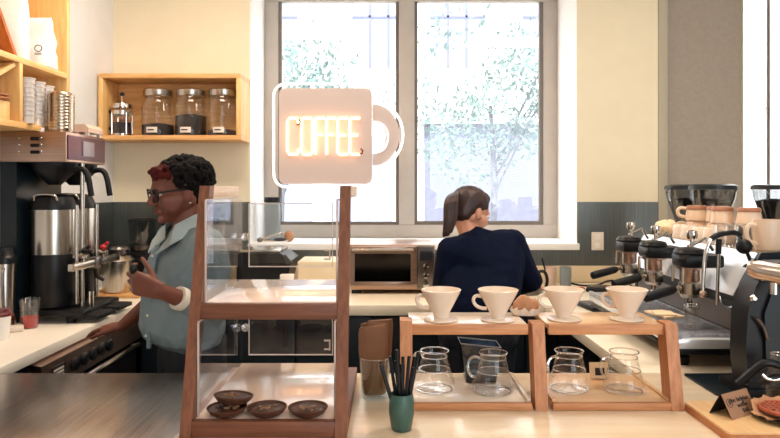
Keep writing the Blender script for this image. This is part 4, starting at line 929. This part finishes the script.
# bags of coffee beans
def bag(x, y, z, w, d, h, rz, label, twist):
    t = thing('coffee_bag', label, 'bag', (x, y, z), 'white coffee bags on the upper shelf')
    b = MB(); nr = 9; ns = 20; prev = None
    for i in range(nr):
        f = i / (nr - 1); ww = w / 2 * (1 - .12 * f - (.25 * max(0, f - .75) * 4 if twist else 0)); dd = d / 2 * (1 - .86 * max(0, f - .3) / .7) * (1 if f < 1 else .5)
        ring = []
        for q in range(ns):
            a = 2 * math.pi * q / ns; c, s_ = math.cos(a), math.sin(a)
            px = ww * (abs(c) ** .5) * (1 if c >= 0 else -1); py = dd * (abs(s_) ** .5) * (1 if s_ >= 0 else -1)
            nn = noise.noise(Vector((px * 14 + x * 9, py * 14, f * 5 + y))) * .02
            ring.append(b.bm.verts.new(Vector((x, y, z + .0005 + h * f + nn * f)) + Matrix.Rotation(R(rz), 3, 'Z') @ Vector((px * (1 + nn * 6), py * (1 + nn * 8) + (.03 * f * f if twist else 0), 0))))
        if prev:
            for q in range(ns): b.bm.faces.new((prev[q], prev[(q + 1) % ns], ring[(q + 1) % ns], ring[q]))
        else: b.bm.faces.new(ring[::-1])
        prev = ring
    b.bm.faces.new(prev); b.build('bag_body', 'paper_white', t, smooth=60)
    return t
bag(-1.77, 2.985, 2.1625, .17, .13, .36, 12, 'tall white coffee bag with a rolled top next to the reddish board', True)
bb = bag(-1.755, 3.17, 2.1625, .2, .15, .25, 0, 'shorter white coffee bag with a printed mark nearest the shelf end', False)
fxn = Matrix.Translation((-1.69, 3.093, 2.245)) @ Matrix.Rotation(R(12), 4, 'Z') @ Matrix.Rotation(R(82), 4, 'X')
lg = MB().lathe((0, 0, 0), [(.014, 0), (.018, 0), (.018, .001), (.014, .001)], 24, fxn, True)
for dy in (-.024, -.03): lg.obox(fxn @ Vector((0, dy, 0)), (.034, .001, .003))
lg.build('printed_mark', 'ink', bb)
MB().prism([(-1.86, 2.4), (-1.80, 2.4), (-1.83, 2.435)], XZ, 3.11, 3.13).build('bag_clip', 'black', bb)
# ripple cup stacks, white cup stack, plates
ORD = ['lowest', 'second', 'third', 'fourth', 'fifth', 'sixth', 'seventh', 'eighth', 'ninth']
def cupstack(px, d, n, label):
    x = (px - 388) * d / FPX; z = 1.8685
    for i in range(n):
        MB().lathe((x, d, z + i * .021), [(0, 0), (.026, 0), (.031, .035), (.035, .036), (.036, .041), (.033, .042), (.024, .008), (0, .006)][0:8], 20).build('ripple_cup', 'silver_cup', None, label.replace('a cup in', ORD[i] + ' cup from the bottom of' if 0 < i < n - 1 else ('topmost cup of' if i else 'lowest cup of')), 'cup', label.replace('a cup in the', ''))
cupstack(27.5, 2.965, 9, 'a cup in the silver cup stack beside the shelf divider')
cupstack(37.5, 3.08, 9, 'a cup in the middle silver cup stack on the lower shelf')
cupstack(47, 3.2, 9, 'a cup in the silver cup stack nearest the shelf end')
zz = 1.8685
for i in range(5):
    MB().lathe((-1.75, 2.74, zz + i * .017), [(0, 0), (.025, 0), (.034, .05), (.036, .051), (.032, .052), (.022, .006), (0, .005)], 20).build('paper_cup', 'mug_grey', None, (ORD[i] + ' pale grey cup from the bottom of the stack before the shelf divider') if 0 < i < 4 else ('topmost' if i else 'lowest') + ' pale grey cup of the stack before the shelf divider', 'cup', 'pale grey cups in a stack')
pt = [MB().lathe((-1.735, 2.815, 1.955 + i * .014), [(0, 0), (.04, 0), (.06, .01), (.059, .0135), (.04, .004), (0, .004)], 24) for i in range(2)]
# plates rest on a small wooden box
MB().box(-1.78, -1.69, 2.78, 2.862, 1.8685, 1.954, .004).build('wooden_block', 'pine', None, 'small pine block under the tan plates on the lower shelf', 'block')
pt[0].build('plate', 'bread', None, 'lower tan plate of two on the pine block', 'plate', 'tan plates on the pine block')
pt[1].build('plate', 'bread', None, 'upper tan plate of two on the pine block', 'plate', 'tan plates on the pine block')

# ------------------------------------------------------------------ twin coffee brewer and its servers
BX0, BX1, BY0, BY1 = -1.845, -1.53, 3.04, 3.46
BT, BH = 1.838, 1.694
bw = thing('coffee_brewer', 'large twin coffee brewer, steel head with vents and maroon panel', 'coffee brewer', (-1.68, 3.25, CT))
hd = MB().box(BX0, BX1, BY0, BY1, BH, BT, .005).build('head', 'steel_warm', bw)
for yy, xx in ((BY0, -1.675),):
    for r_ in range(3):
        z = BT - .034 - r_ * .032
        MB().tube([(xx - .02, yy - .001, z), (xx + .02, yy - .001, z)], .0085, 10).build('vent', 'black', hd)
        MB().ell((xx + .03, yy - .003, z + .003), (.005, .004, .005), None, 10).ell((xx - .075, yy - .003, z + .003), (.005, .004, .005), None, 10).build('screw', 'chrome', hd)
fp_ = MB().box(BX1 + .0005, BX1 + .006, BY0 + .012, BY1 - .012, BH + .012, BT - .014, .002).build('front_panel', 'panel_maroon', bw)
MB().box(BX1 + .0065, BX1 + .012, BY0 + .15, BY0 + .27, BH + .035, BT - .035, .002).build('screen', 'screen', fp_)
MB().box(BX0, -1.765, BY0, BY1, .966, BH - .001, .003).build('rear_column', 'black_teal', bw)
MB().box(BX0, BX1 + .08, BY0 + .01, BY1, .955, .985, .01).build('base', 'black', bw)
for y in (3.15, 3.36):
    MB().box(BX1 + .0, BX1 + .16, y - .085, y + .085, .94, .965, .02).build('drip_tray', 'black_soft', bw)
    MB().lathe((-1.64, y, 1.585), [(0, 0), (.03, 0), (.1, .07), (.105, .108), (0, .108)], 28).build('brew_basket', 'black', bw)
    MB().tube(smooth_path([(-1.55, y, 1.66), (-1.50, y, 1.668), (-1.475, y, 1.63), (-1.46, y, 1.53)]), .014, 10).build('basket_handle', 'black_soft', bw)
for x, y in ((BX0 + .04, BY0 + .05), (BX1, BY0 + .05), (BX0 + .04, BY1 - .05), (BX1, BY1 - .05)):
    MB().tube([(x, y, CT), (x, y, .956)], .02, 12).build('foot', 'black', bw)
def server(y, label):
    t = thing('thermal_server', label, 'coffee server', (-1.645, y, .986), 'thermal servers in the brewer'); x = -1.645; z = .986
    MB().lathe((x, y, z), [(0, 0), (.085, 0), (.1, .02), (.1, .25), (.098, .262), (0, .262)], 32).build('base_stand', 'black', t)
    MB().lathe((x, y, z), [(0, .263), (.1, .263), (.1005, .27), (.1005, .47), (.1, .478), (0, .478)], 36).build('steel_band', 'steel', t)
    MB().lathe((x, y, z), [(0, .479), (.102, .479), (.102, .5), (.085, .54), (.05, .555), (0, .555)], 32).build('cap', 'black', t)
    MB().tube(smooth_path([(x - .055, y - .075, z + .525), (x - .05, y - .085, z + .553), (x + .05, y - .085, z + .553), (x + .055, y - .075, z + .525)]), .006, 8).build('handle', 'steel', t)
    f = MB().tube([(x + .095, y, z + .245), (x + .17, y, z + .245)], .016, 12).tube([(x + .15, y, z + .235), (x + .15, y, z + .185)], .011, 10).build('faucet', 'steel', t)
    MB().ell((x + .15, y, z + .275), (.017, .017, .014)).tube([(x + .15, y, z + .28), (x + .175, y, z + .3)], .008, 8).build('tap_lever', 'red' if y > 3.3 else 'black', f)
    MB().tube([(x + .128, y - .03, z + .02), (x + .128, y - .03, z + .5)], .0095, 10).build('sight_tube', 'steel', t)
    return t
server(3.15, 'steel-banded thermal server on the near side of the brewer')
server(3.36, 'steel-banded thermal server with a red tap lever behind the sight tube')
arm = MB().box(-1.497, -1.465, 2.99, 3.50, 1.178, 1.212, .004).build('swing_arm', 'steel', bw)
MB().box(-1.503, -1.459, 3.2, 3.27, 1.165, 1.222, .006).tube([(-1.481, 3.235, 1.17), (-1.481, 3.26, 1.12), (-1.47, 3.3, 1.10)], .011, 10).build('clamp', 'steel_dark', arm)
MB().tube([(-1.512, 3.165, .966), (-1.512, 3.165, BH - .001)], .0105, 12).build('front_post', 'steel', bw)
MB().tube([(-1.47, 3.165, .967), (-1.47, 3.165, 1.06)], .014, 12).build('post_sleeve', 'chrome', bw)
cn = MB(); pr = [(0, 0), (.055, 0)]
for q in range(11):
    z = .012 + q * .0155; pr += [(.0585, z), (.0605, z + .004), (.0605, z + .010), (.0585, z + .0145)]
pr += [(.058, .186), (.05, .194), (0, .195)]
cn.lathe((-1.592, 3.115, BT + .001), pr, 36).build('ribbed_canister', 'can_steel', None, 'ribbed shiny tin canister on top of the brewer', 'canister')
bxn = thing('carton', 'tan cup carrier lying on the brewer beside the ribbed tin', 'box', (-1.62, 3.36, BT))
MB().prism([(-1.655, BT + .02), (-1.655, BT + .055), (-1.55, BT + .06), (-1.532, BT + .04), (-1.532, BT + .018)], XZ, 3.27, 3.44).build('tray', 'mug_pink', bxn)
for y in (3.29, 3.42):
    for x in (-1.642, -1.595, -1.545): MB().box(x - .008, x + .008, y - .008, y + .008, BT + .0008, BT + .019).build('leg', 'paper_white', bxn)
MB().lathe((-1.655, 3.06, BT + .001), [(0, 0), (.012, 0), (.012, .018), (0, .02)], 14).build('bolt_cap', 'white_plastic', None, 'tiny pale cap on the brewer top before the ribbed tin', 'cap')

# ------------------------------------------------------------------ small things on the left counter
def pxx(px, d): return (px - 388) * d / FPX
d = 2.975; x = pxx(30, d)
rcup = thing('plastic_cup', 'clear plastic cup with red drink beside the brewer', 'cup', (x, d, CT))
MB().lathe((x, d, CT + .0005), [(0, .0), (.034, .0), (.046, .13), (.048, .132), (.0455, .134), (.0335, .003), (0, .003)], 28).build('vessel', 'glass', rcup)
MB().lathe((x, d, CT + .0005), [(0, .004), (.0325, .004), (.0365, .052), (0, .052)], 26).build('red_drink', 'red_drink', rcup)
d = 2.96; x = pxx(5, d)
sh = thing('coffee_shaker', 'tall steel shaker with a black lid beside the red drink', 'shaker', (x, d, CT))
MB().lathe((x, d, CT + .0005), [(0, 0), (.045, 0), (.048, .01), (.04, .12), (.048, .3), (0, .3)], 28).build('vessel', 'steel', sh)
MB().lathe((x, d, CT + .301), [(0, 0), (.05, 0), (.05, .03), (.04, .04), (.035, .075), (0, .08)], 26).build('lid', 'black', sh)
MB().tube(smooth_path([(x + .02, d - .042, CT + .28), (x + .03, d - .075, CT + .26), (x + .03, d - .068, CT + .12), (x + .02, d - .038, CT + .1)]), .006, 8).build('handle', 'steel_dark', sh)
d = 2.74; x = pxx(1, d)
wc = thing('takeaway_cup', 'small white cup with a dark red lid at the counter\'s photo edge', 'cup', (x, d, CT))
MB().lathe((x, d, CT + .0005), [(0, 0), (.03, 0), (.038, .1), (0, .1)], 24).build('vessel', 'white_plastic', wc)
MB().lathe((x, d, CT + .101), [(0, 0), (.04, 0), (.04, .01), (.032, .016), (.03, .03), (0, .03)], 24).build('lid', 'dark_red', wc)
MB().obox((pxx(15, 2.92), 2.90, CT + .012), (.09, .07, .022), Matrix.Rotation(R(30), 3, 'Z'), .006).build('folded_napkin', 'paper_liner', None, 'pale folded napkin on the counter in front of the steel shaker', 'napkin')
MB().box(-1.77, -1.47, 3.78, 4.06, CT + .001, CT + .026, .004).build('chopping_board', 'pine_x', None, 'small wooden board on the counter under the steel batch jar', 'board')
x, y = -1.63, 3.87
sj = thing('batch_jar', 'brushed steel jar with a lid standing on the wooden board', 'jar', (x, y, CT + .027))
MB().lathe((x, y, CT + .027), [(0, 0), (.082, 0), (.09, .012), (.094, .19), (.07, .215), (.055, .225), (0, .225)], 28).build('vessel', 'steel', sj)
MB().lathe((x, y, CT + .253), [(0, 0), (.06, 0), (.062, .03), (.05, .045), (0, .05)], 24).build('lid', 'steel_dark', sj)
def home_grinder(x, y, label):
    t = thing('small_grinder', label, 'coffee grinder', (x, y, CT), 'small black grinders in the corner')
    MB().box(x - .09, x + .09, y - .09, y + .09, CT, 1.16, .02).build('body', 'black', t)
    MB().lathe((x, y, 1.161), [(0, 0), (.07, 0), (.078, .02), (.078, .045), (0, .045)], 26).build('collar', 'steel_dark', t)
    MB().lathe((x, y, 1.207), [(.06, 0), (.078, .03), (.088, .15), (.085, .15), (.074, .03), (.056, .002)], 26).build('hopper', 'hopper', t)
    MB().lathe((x, y, 1.358), [(0, .02), (.08, .02), (.091, .01), (.091, 0), (0, 0)], 26).build('lid', 'black', t)
    MB().lathe((x, y - .0905, 1.06), [(.05, 0), (.062, 0), (.062, .012), (.05, .012)], 26, Matrix.Rotation(R(90), 4, 'X'), True).build('dial_ring', 'chrome', t)
home_grinder(-1.62, 4.22, 'small black grinder in the corner behind the steel batch jar')
home_grinder(-1.40, 4.22, 'small black grinder with a chrome ring by the barista\'s chin')
home_grinder(-1.16, 4.25, 'small black grinder behind the barista\'s denim shirt')

# ------------------------------------------------------------------ people
def V(*a): return Vector(a)
def frame(yaw, pitch=0, roll=0):
    """columns: forward, left, up; yaw 0 looks to +X, positive turns towards +Y; pitch positive looks down"""
    return (Matrix.Rotation(R(yaw), 3, 'Z') @ Matrix.Rotation(R(pitch), 3, 'Y') @ Matrix.Rotation(R(roll), 3, 'X'))
def add_head(b, c, F, s=1.0):
    q = lambda x, y, z: c + F @ (V(x, y, z) * s)
    b.ell(q(-.012, 0, .035), (.098 * s, .077 * s, .088 * s), F, 24)                 # cranium
    b.hull([(q(.045, 0, .03), .052 * s), (q(.05, .022, -.045), .032 * s), (q(.05, -.022, -.045), .032 * s), (q(.062, 0, -.088), .022 * s), (q(-.02, .045, -.03), .03 * s), (q(-.02, -.045, -.03), .03 * s), (q(-.01, 0, -.06), .035 * s)])
    b.hull([(q(.083, .03, .022), .013 * s), (q(.083, -.03, .022), .013 * s), (q(.091, 0, .02), .012 * s)])   # brow
    b.hull([(q(.092, 0, .012), .008 * s), (q(.116, 0, -.024), .0095 * s)]); b.hull([(q(.116, 0, -.026), .009 * s), (q(.098, .014, -.031), .008 * s), (q(.098, -.014, -.031), .008 * s)])
    b.ell(q(.089, 0, -.053), (.015 * s, .025 * s, .0075 * s), F, 14); b.ell(q(.087, 0, -.066), (.015 * s, .022 * s, .0085 * s), F, 14)   # lips
    b.ell(q(.078, 0, -.093), (.016 * s, .02 * s, .015 * s), F, 14)                  # chin
    for g in (1, -1):
        b.hull([(q(.066, .036 * g, -.022), .026 * s), (q(.045, .034 * g, -.05), .03 * s), (q(.01, .05 * g, -.02), .026 * s)])      # cheek
        b.ell(q(-.008, .078 * g, -.008), (.02 * s, .009 * s, .032 * s), F @ Matrix.Rotation(R(-12), 3, 'Y'), 14)   # ear
    return q
def add_hand(b, wrist, d, n, sd, curls, s=1.0, thumb=(.55, .75, .35)):
    d = d.normalized(); n = (n - d * n.dot(d)).normalized(); t = n.cross(d) * sd
    kn = []
    for i, (o, l) in enumerate(((.031, .086), (.0105, .090), (-.0105, .086), (-.031, .078))):
        kn.append(wrist + (d * l + t * o) * s)
    b.hull([(wrist + t * .014 * s, .019 * s), (wrist - t * .014 * s, .018 * s), (kn[0] - d * .006 * s, .013 * s), (kn[3] - d * .006 * s, .012 * s), (kn[1], .012 * s)])
    ax = d.cross(n)
    for i, k in enumerate(kn):
        L = ((.040, .026, .020), (.044, .029, .021), (.040, .027, .020), (.031, .021, .018))[i]; p = k; a = 0
        for j in range(3):
            a += curls[i] * (1.0, 1.15, .8)[j]
            dirn = (d * math.cos(R(a)) + n * math.sin(R(a)) + t * (.16, .05, -.05, -.16)[i] * (1 if j == 0 else .3)).normalized()
            p2 = p + dirn * L[j] * s; b.hull([(p, (.0095 - j * .0008) * s), (p2, (.0088 - j * .0008) * s)], 2); p = p2
    p = wrist + (d * .024 + t * .024 + n * .006) * s
    td = (d * thumb[0] + t * thumb[1] + n * thumb[2]).normalized()
    for j, (L, r) in enumerate(((.042, .0135), (.032, .0105), (.026, .0095))):
        p2 = p + td * L * s; b.hull([(p, r * s), (p2, (r - .0012) * s)], 2); p = p2
        td = (td * .8 + d * .3 + n * .22).normalized()
def limb(b, pts, rs):
    for (p, r), (q, s_) in zip(zip(pts, rs), zip(pts[1:], rs[1:])): b.hull([(p, r), (q, s_)])

# --- barista at the left, facing the brewer
P = thing('person', 'person in a pale denim shirt and dark glasses beside the brewer', 'person', (-.79, 2.52, 0))
T = frame(217); HF = frame(216, 9)
hip, chest, neck = V(-.775, 2.53, .93), V(-.775, 2.52, 1.25), V(-.79, 2.515, 1.40)
hc = V(-.815, 2.495, 1.553)
ls, rs_ = chest + T @ V(.0, .175, .105), chest + T @ V(.02, -.175, .105)
le, lw = V(-.655, 2.40, 1.105), V(-.785, 2.195, 1.215)
re, rw = V(-.985, 2.74, 1.105), V(-1.165, 2.80, .962)
b = MB(); add_head(b, hc, HF, 1.03)
limb(b, [neck + V(0, 0, -.04), hc + HF @ V(-.03, 0, -.055)], [.062, .054])
b.hull([(ls, .055), (rs_, .055), (neck + V(0, 0, -.03), .06), (chest + T @ V(.02, .08, 0), .09), (chest + T @ V(.02, -.08, 0), .09)])
b.hull([(chest + T @ V(.02, .08, 0), .09), (chest + T @ V(.02, -.08, 0), .09), (hip + T @ V(0, .08, .1), .09), (hip + T @ V(0, -.08, .1), .09)])
b.hull([(hip + T @ V(0, .08, .1), .09), (hip + T @ V(0, -.08, .1), .09), (hip + T @ V(0, .085, -.03), .095), (hip + T @ V(0, -.085, -.03), .095)])
limb(b, [ls, le, lw], [.052, .040, .027]); limb(b, [rs_, re, rw], [.052, .040, .027])
lf, rf = V(-.72, 2.46, .06), V(-.86, 2.62, .06)
for hpt, ft in ((hip + T @ V(0, .09, -.05), lf), (hip + T @ V(0, -.09, -.05), rf)):
    kn = (hpt + ft) / 2 + T @ V(.03, 0, 0); limb(b, [hpt, kn, ft], [.082, .056, .04]); b.hull([(ft + V(0, 0, -.03), .03), (ft + T @ V(.14, 0, -.035), .025)])
add_hand(b, lw, V(-.10, -.01, .035), V(.05, .85, .1), 1, (38, 42, 50, 55), 1.0, (.7, .6, .4))
add_hand(b, rw, V(-.145, .05, -.012), V(0, .1, -1), -1, (14, 16, 20, 24), .98, (.75, .5, .1))
link('body', remeshed(b, .0042, 8, .5), 'skin_brown', P)
q = lambda x, y, z: hc + HF @ (V(x, y, z) * 1.03)
for g in (1, -1):
    MB().ell(q(.0815, .031 * g, .004), (.011, .014, .0085), HF, 14).build('eye', 'eye_white', P)
    MB().ell(q(.0915, .033 * g, .004), (.004, .006, .006), HF, 12).build('iris', 'black', P)
MB().ell(q(.0965, 0, -.056), (.008, .02, .0045), HF, 12).ell(q(.0945, 0, -.066), (.009, .018, .0055), HF, 12).build('lips', 'lip', P)
gl_ = MB()
for g in (1, -1):
    gl_.tube([q(.104 - .008 * abs(math.cos(R(a))) , .036 * g + .028 * math.cos(R(a)), .001 + .024 * math.sin(R(a))) for a in range(0, 360, 20)], .0034, 8, True)
    gl_.tube([q(.097, .061 * g, .010), q(.04, .082 * g, .012), q(-.01, .085 * g, .008)], .0036, 8)
gl_.tube([q(.098, .011, .006), q(.106, 0, .010), q(.098, -.011, .006)], .003, 8)
gf = gl_.build('glasses', 'black', P)
ln = MB()
for g in (1, -1):
    ln.lathe(q(.1, .036 * g, .002), [(0, 0), (.026, 0), (.026, .0006), (0, .0006)], 20, (HF @ Matrix.Rotation(R(90), 3, 'Y')).to_4x4())
ln.build('lens', 'pane', gf)
# hair: short dense curls
rr = random.Random(11)
hb, hr = MB(), MB()
hb.hull([(q(-.03, 0, .052), (.101, .088, .078), HF), (q(-.058, 0, .0), (.066, .081, .078), HF)])
for i in range(900):
    th, ph = rr.uniform(0, 2 * math.pi), math.acos(rr.uniform(-.45, 1))
    v = V(math.sin(ph) * math.cos(th), math.sin(ph) * math.sin(th), math.cos(ph))
    jj = rr.uniform(.98, 1.07); p = V(-.028 + v.x * .108 * jj, v.y * .089 * jj, .044 + v.z * .085 * jj)
    if p.x > .035 and p.z < .056 + (p.x - .035) * .2: continue
    if p.z < -.07 or (p.x > .028 and p.z < .045) or (p.x > .004 and p.z < .016) or (p.x > -.035 and p.z < -.02): continue
    (hr if p.x > .042 and p.z > .055 else hb).ell(q(*p), [rr.uniform(.006, .011)] * 3, None, 8)
for i in range(110):
    p = V(rr.uniform(.045, .084), rr.uniform(-.062, .062), rr.uniform(.056, .10)); hr.ell(q(*p), [rr.uniform(.007, .010)] * 3, None, 6)
link('hair', remeshed(hb, .0035, 0), 'hair_black', P)
link('front_curls', remeshed(hr, .0035, 0), 'hair_red', P)['label'] = 'reddish front curls'  # curls at the front given a reddish colour
MB().ell(q(-.006, .088, -.042), (.0045, .004, .0045), None, 10).build('earring', 'chrome', P)
# shirt
b = MB()
b.hull([(ls, .066), (rs_, .066), (neck + V(0, 0, -.045), .075), (chest + T @ V(.035, .09, 0), .105), (chest + T @ V(.035, -.09, 0), .105), (chest + T @ V(-.02, .1, 0), .1)])
b.hull([(chest + T @ V(.035, .09, 0), .105), (chest + T @ V(.035, -.09, 0), .105), (hip + T @ V(.02, .095, .11), .112), (hip + T @ V(.02, -.095, .11), .112)])
b.hull([(chest + T @ V(.035, .09, 0), .1), (chest + T @ V(.05, -.09, 0), .1), (hip + T @ V(.03, .1, .09), (.118, .118, .085)), (hip + T @ V(.10, -.07, .10), (.085, .085, .085)), (hip + T @ V(.02, -.1, .09), (.11, .11, .085))])
le2 = ls.lerp(le, .86) ; re2 = rs_.lerp(re, .9)
lmid = le.lerp(lw, .5)
limb(b, [ls, le, lmid], [.066, .056, .041]); limb(b, [rs_, re2], [.066, .06])
link('shirt', remeshed(b, .006, 5, .5, .006, 11), 'denim', P)
limb_d = (le - ls).normalized()
fw = (lw - le).normalized(); MB().tube([lmid + fw * .024, lmid + fw * .038, lmid + fw * .05], [.042, .0425, .041], 24).build('sleeve_cuff', 'cuff', P)
# collar, placket, pocket, buttons
def on(x, y, z): return neck + T @ V(x, y, z)
for g in (1, -1):
    b = MB()
    pts = [on(.080, .014 * g, -.03), on(.066, .055 * g, .022), on(.0, .074 * g, .058), on(-.05, .055 * g, .07), on(-.068, 0, .072)]
    low = [on(.135, .042 * g, -.085), on(.10, .105 * g, -.045), on(.0, .118 * g, .008), on(-.07, .09 * g, .028), on(-.10, 0, .03)]
    vs = pts + low + [p + T @ V(.0, 0, .006) for p in pts] + [p + T @ V(.003, 0, .006) for p in low]
    b._add(vs, [[i, i + 1, 6 + i, 5 + i] for i in range(4)] + [[10 + i, 11 + i, 16 + i, 15 + i] for i in range(4)] + [[i, i + 1, 11 + i, 10 + i] for i in range(4)] + [[5 + i, 6 + i, 16 + i, 15 + i] for i in range(4)] + [[0, 5, 15, 10], [4, 9, 19, 14]])
    b.build('collar', 'denim_pale', P)
pk = MB(); pk.tube([chest + T @ V(.128, 0, .1), chest + T @ V(.146, 0, .02), chest + T @ V(.158, 0, -.1), hip + T @ V(.166, 0, .1), hip + T @ V(.166, 0, .03)], .010, 8); pk.build('placket', 'denim', P)
for i in range(5): MB().ell(chest + T @ V(.150 + .006 * i, 0, .06 - i * .075), (.0055, .0055, .0055), None, 10).build('button', 'cuff', P)
# trousers and shoes
b = MB()
b.hull([(hip + T @ V(0, .085, .06), .1), (hip + T @ V(0, -.085, .06), .1), (hip + T @ V(0, .09, -.06), .103), (hip + T @ V(0, -.09, -.06), .103)])
for hpt, ft in ((hip + T @ V(0, .09, -.05), lf), (hip + T @ V(0, -.09, -.05), rf)):
    kn = (hpt + ft) / 2 + T @ V(.03, 0, 0); limb(b, [hpt, kn, ft + V(0, 0, .02)], [.1, .074, .062])
link('trousers', remeshed(b, .009, 4, .5, .004, 9), 'trousers', P)
for ft in (lf, rf):
    b = MB(); b.hull([(ft + V(0, 0, -.02), .04), (ft + T @ V(.15, 0, -.028), .032), (ft + T @ V(-.04, 0, -.025), .035)]); link('shoe', remeshed(b, .007, 3), 'shoe', P)
MB().ell(lw + V(-.085, -.01, .075), (.014, .012, .018)).build('coffee_scoop', 'black', None, 'small black scoop pinched in the barista\'s raised hand', 'scoop')

# --- woman at the window counter, seen from behind
Wm = thing('person', 'person with a dark ponytail and navy jumper, back turned, under the window', 'person', (.43, 3.08, 0))
T = frame(80); HF = frame(30, 20)
hip, chest, neck = V(.43, 3.06, .93), V(.462, 3.12, 1.18), V(.428, 3.15, 1.328)
hc = V(.415, 3.195, 1.448)
ls, rs_ = V(.300, 3.10, 1.265), V(.606, 3.14, 1.302)
le, lw = V(.262, 3.13, 1.0), V(.34, 3.36, 1.02)
re, rw = V(.716, 3.20, 1.105), V(.66, 3.42, 1.03)
b = MB(); add_head(b, hc, HF, .96)
limb(b, [neck + V(0, 0, -.04), hc + HF @ V(-.03, 0, -.05)], [.056, .05])
b.hull([(ls, .05), (rs_, .05), (neck + V(0, 0, -.035), .055), (chest + T @ V(0, .08, 0), .085), (chest + T @ V(0, -.08, 0), .085)])
b.hull([(chest + T @ V(0, .08, 0), .085), (chest + T @ V(0, -.08, 0), .085), (hip + T @ V(0, .06, .1), .085), (hip + T @ V(0, -.06, .1), .085)])
b.hull([(hip + T @ V(0, .06, .1), .085), (hip + T @ V(0, -.06, .1), .085), (hip + T @ V(0, .085, -.03), .1), (hip + T @ V(0, -.085, -.03), .1)])
limb(b, [ls, le, lw], [.046, .036, .024]); limb(b, [rs_, re, rw], [.046, .036, .024])
lf, rf = hip + T @ V(0, .1, -.87), hip + T @ V(.03, -.1, -.87)
for hpt, ft in ((hip + T @ V(0, .09, -.05), lf), (hip + T @ V(0, -.09, -.05), rf)):
    kn = (hpt + ft) / 2 + T @ V(.03, 0, 0); limb(b, [hpt, kn, ft], [.08, .054, .038]); b.hull([(ft + V(0, 0, -.03), .028), (ft + T @ V(.13, 0, -.035), .023)])
add_hand(b, lw, V(.4, .8, -.1), V(0, .1, -1), -1, (25, 28, 30, 32), .92)
add_hand(b, rw, V(-.4, .8, -.1), V(0, .1, -1), 1, (25, 28, 30, 32), .92)
link('body', remeshed(b, .0045, 5, .5), 'skin_light', Wm)
q = lambda x, y, z: hc + HF @ (V(x, y, z) * .96)
for g in (1, -1):
    MB().ell(q(.0815, .031 * g, .004), (.011, .014, .0075), HF, 14).build('eye', 'eye_white', Wm)
    MB().ell(q(.0915, .033 * g, .004), (.004, .006, .006), HF, 12).build('iris', 'black', Wm)
MB().ell(q(.0965, 0, -.060), (.008, .019, .008), HF, 12).build('lips', 'lip', Wm)
hb = MB()
hb.hull([(q(-.022, 0, .052), (.104, .086, .082), HF), (q(-.060, 0, -.015), (.058, .07, .06), HF)])
hb.hull([(q(.03, 0, .09), (.05, .06, .035), HF), (q(-.022, 0, .08), (.07, .07, .05), HF)])
hm = remeshed(hb, .005, 4, .5); link('hair', hm, 'hair_brown', Wm)
tie = q(-.112, .01, .062)
MB().tube([tie + HF @ V(.0, 0, 0), tie + HF @ V(-.010, 0, .002)], [.017, .017], 16).build('hair_tie', 'plate_dark', Wm)
pt = MB(); rr = random.Random(5)
path0 = [tie, tie + V(-.02, -.03, .0), at(450, 199, 3.06), at(449.5, 210, 3.05), at(449, 222, 3.04), at(446, 236, 3.04)]
for i in range(34):
    o = V(rr.gauss(0, 1), rr.gauss(0, 1), 0); o = o.normalized() * rr.uniform(.2, 1)
    wds = [.008, .022, .034, .036, .032, .02]
    e = rr.uniform(.75, 1.03); P_ = [p + V(o.x * w_, o.y * w_ * .8, (o.x * .3) * w_) for p, w_ in zip(path0, wds)]
    P_[-1] = P_[-2].lerp(P_[-1], e)
    pt.tube(smooth_path(P_), [.010 * (1 - .75 * (k_ / 40) ** 1.5) for k_ in range(len(smooth_path(P_)))], 6)
link('ponytail', remeshed(pt, .0035, 1, .5), 'hair_brown', Wm)
b = MB()
b.hull([(ls, .066), (rs_, .066), (neck + V(0, 0, -.05), .075), (chest + T @ V(0, .1, 0), .105), (chest + T @ V(0, -.1, 0), .105)])
b.hull([(chest + T @ V(0, .1, 0), .105), (chest + T @ V(0, -.1, 0), .105), (hip + T @ V(0, .085, .1), .112), (hip + T @ V(0, -.085, .1), .112)])
b.hull([(hip + T @ V(0, .085, .1), .112), (hip + T @ V(0, -.085, .1), .112), (hip + T @ V(0, .1, .02), .115), (hip + T @ V(0, -.1, .02), .115)])
b.hull([(neck + V(0, -.004, -.012), .066), (ls.lerp(neck, .4) + V(0, 0, -.02), .06), (rs_.lerp(neck, .4) + V(0, 0, -.02), .06)])
limb(b, [ls, le, lw.lerp(le, .1)], [.068, .056, .040]); limb(b, [rs_, re, rw.lerp(re, .1)], [.068, .058, .042])
link('jumper', remeshed(b, .006, 6, .5, .007, 9), 'navy', Wm)
b = MB()
b.hull([(hip + T @ V(0, .085, .04), .1), (hip + T @ V(0, -.085, .04), .1), (hip + T @ V(0, .09, -.06), .107), (hip + T @ V(0, -.09, -.06), .107)])
for hpt, ft in ((hip + T @ V(0, .09, -.05), lf), (hip + T @ V(0, -.09, -.05), rf)):
    kn = (hpt + ft) / 2 + T @ V(.03, 0, 0); limb(b, [hpt, kn, ft + V(0, 0, .02)], [.098, .07, .055])
link('trousers', remeshed(b, .009, 4, .5, .004, 9), 'trousers', Wm)
for ft in (lf, rf):
    b = MB(); b.hull([(ft + V(0, 0, -.02), .038), (ft + T @ V(.14, 0, -.028), .03), (ft + T @ V(-.04, 0, -.025), .033)]); link('shoe', remeshed(b, .007, 3), 'shoe', Wm)
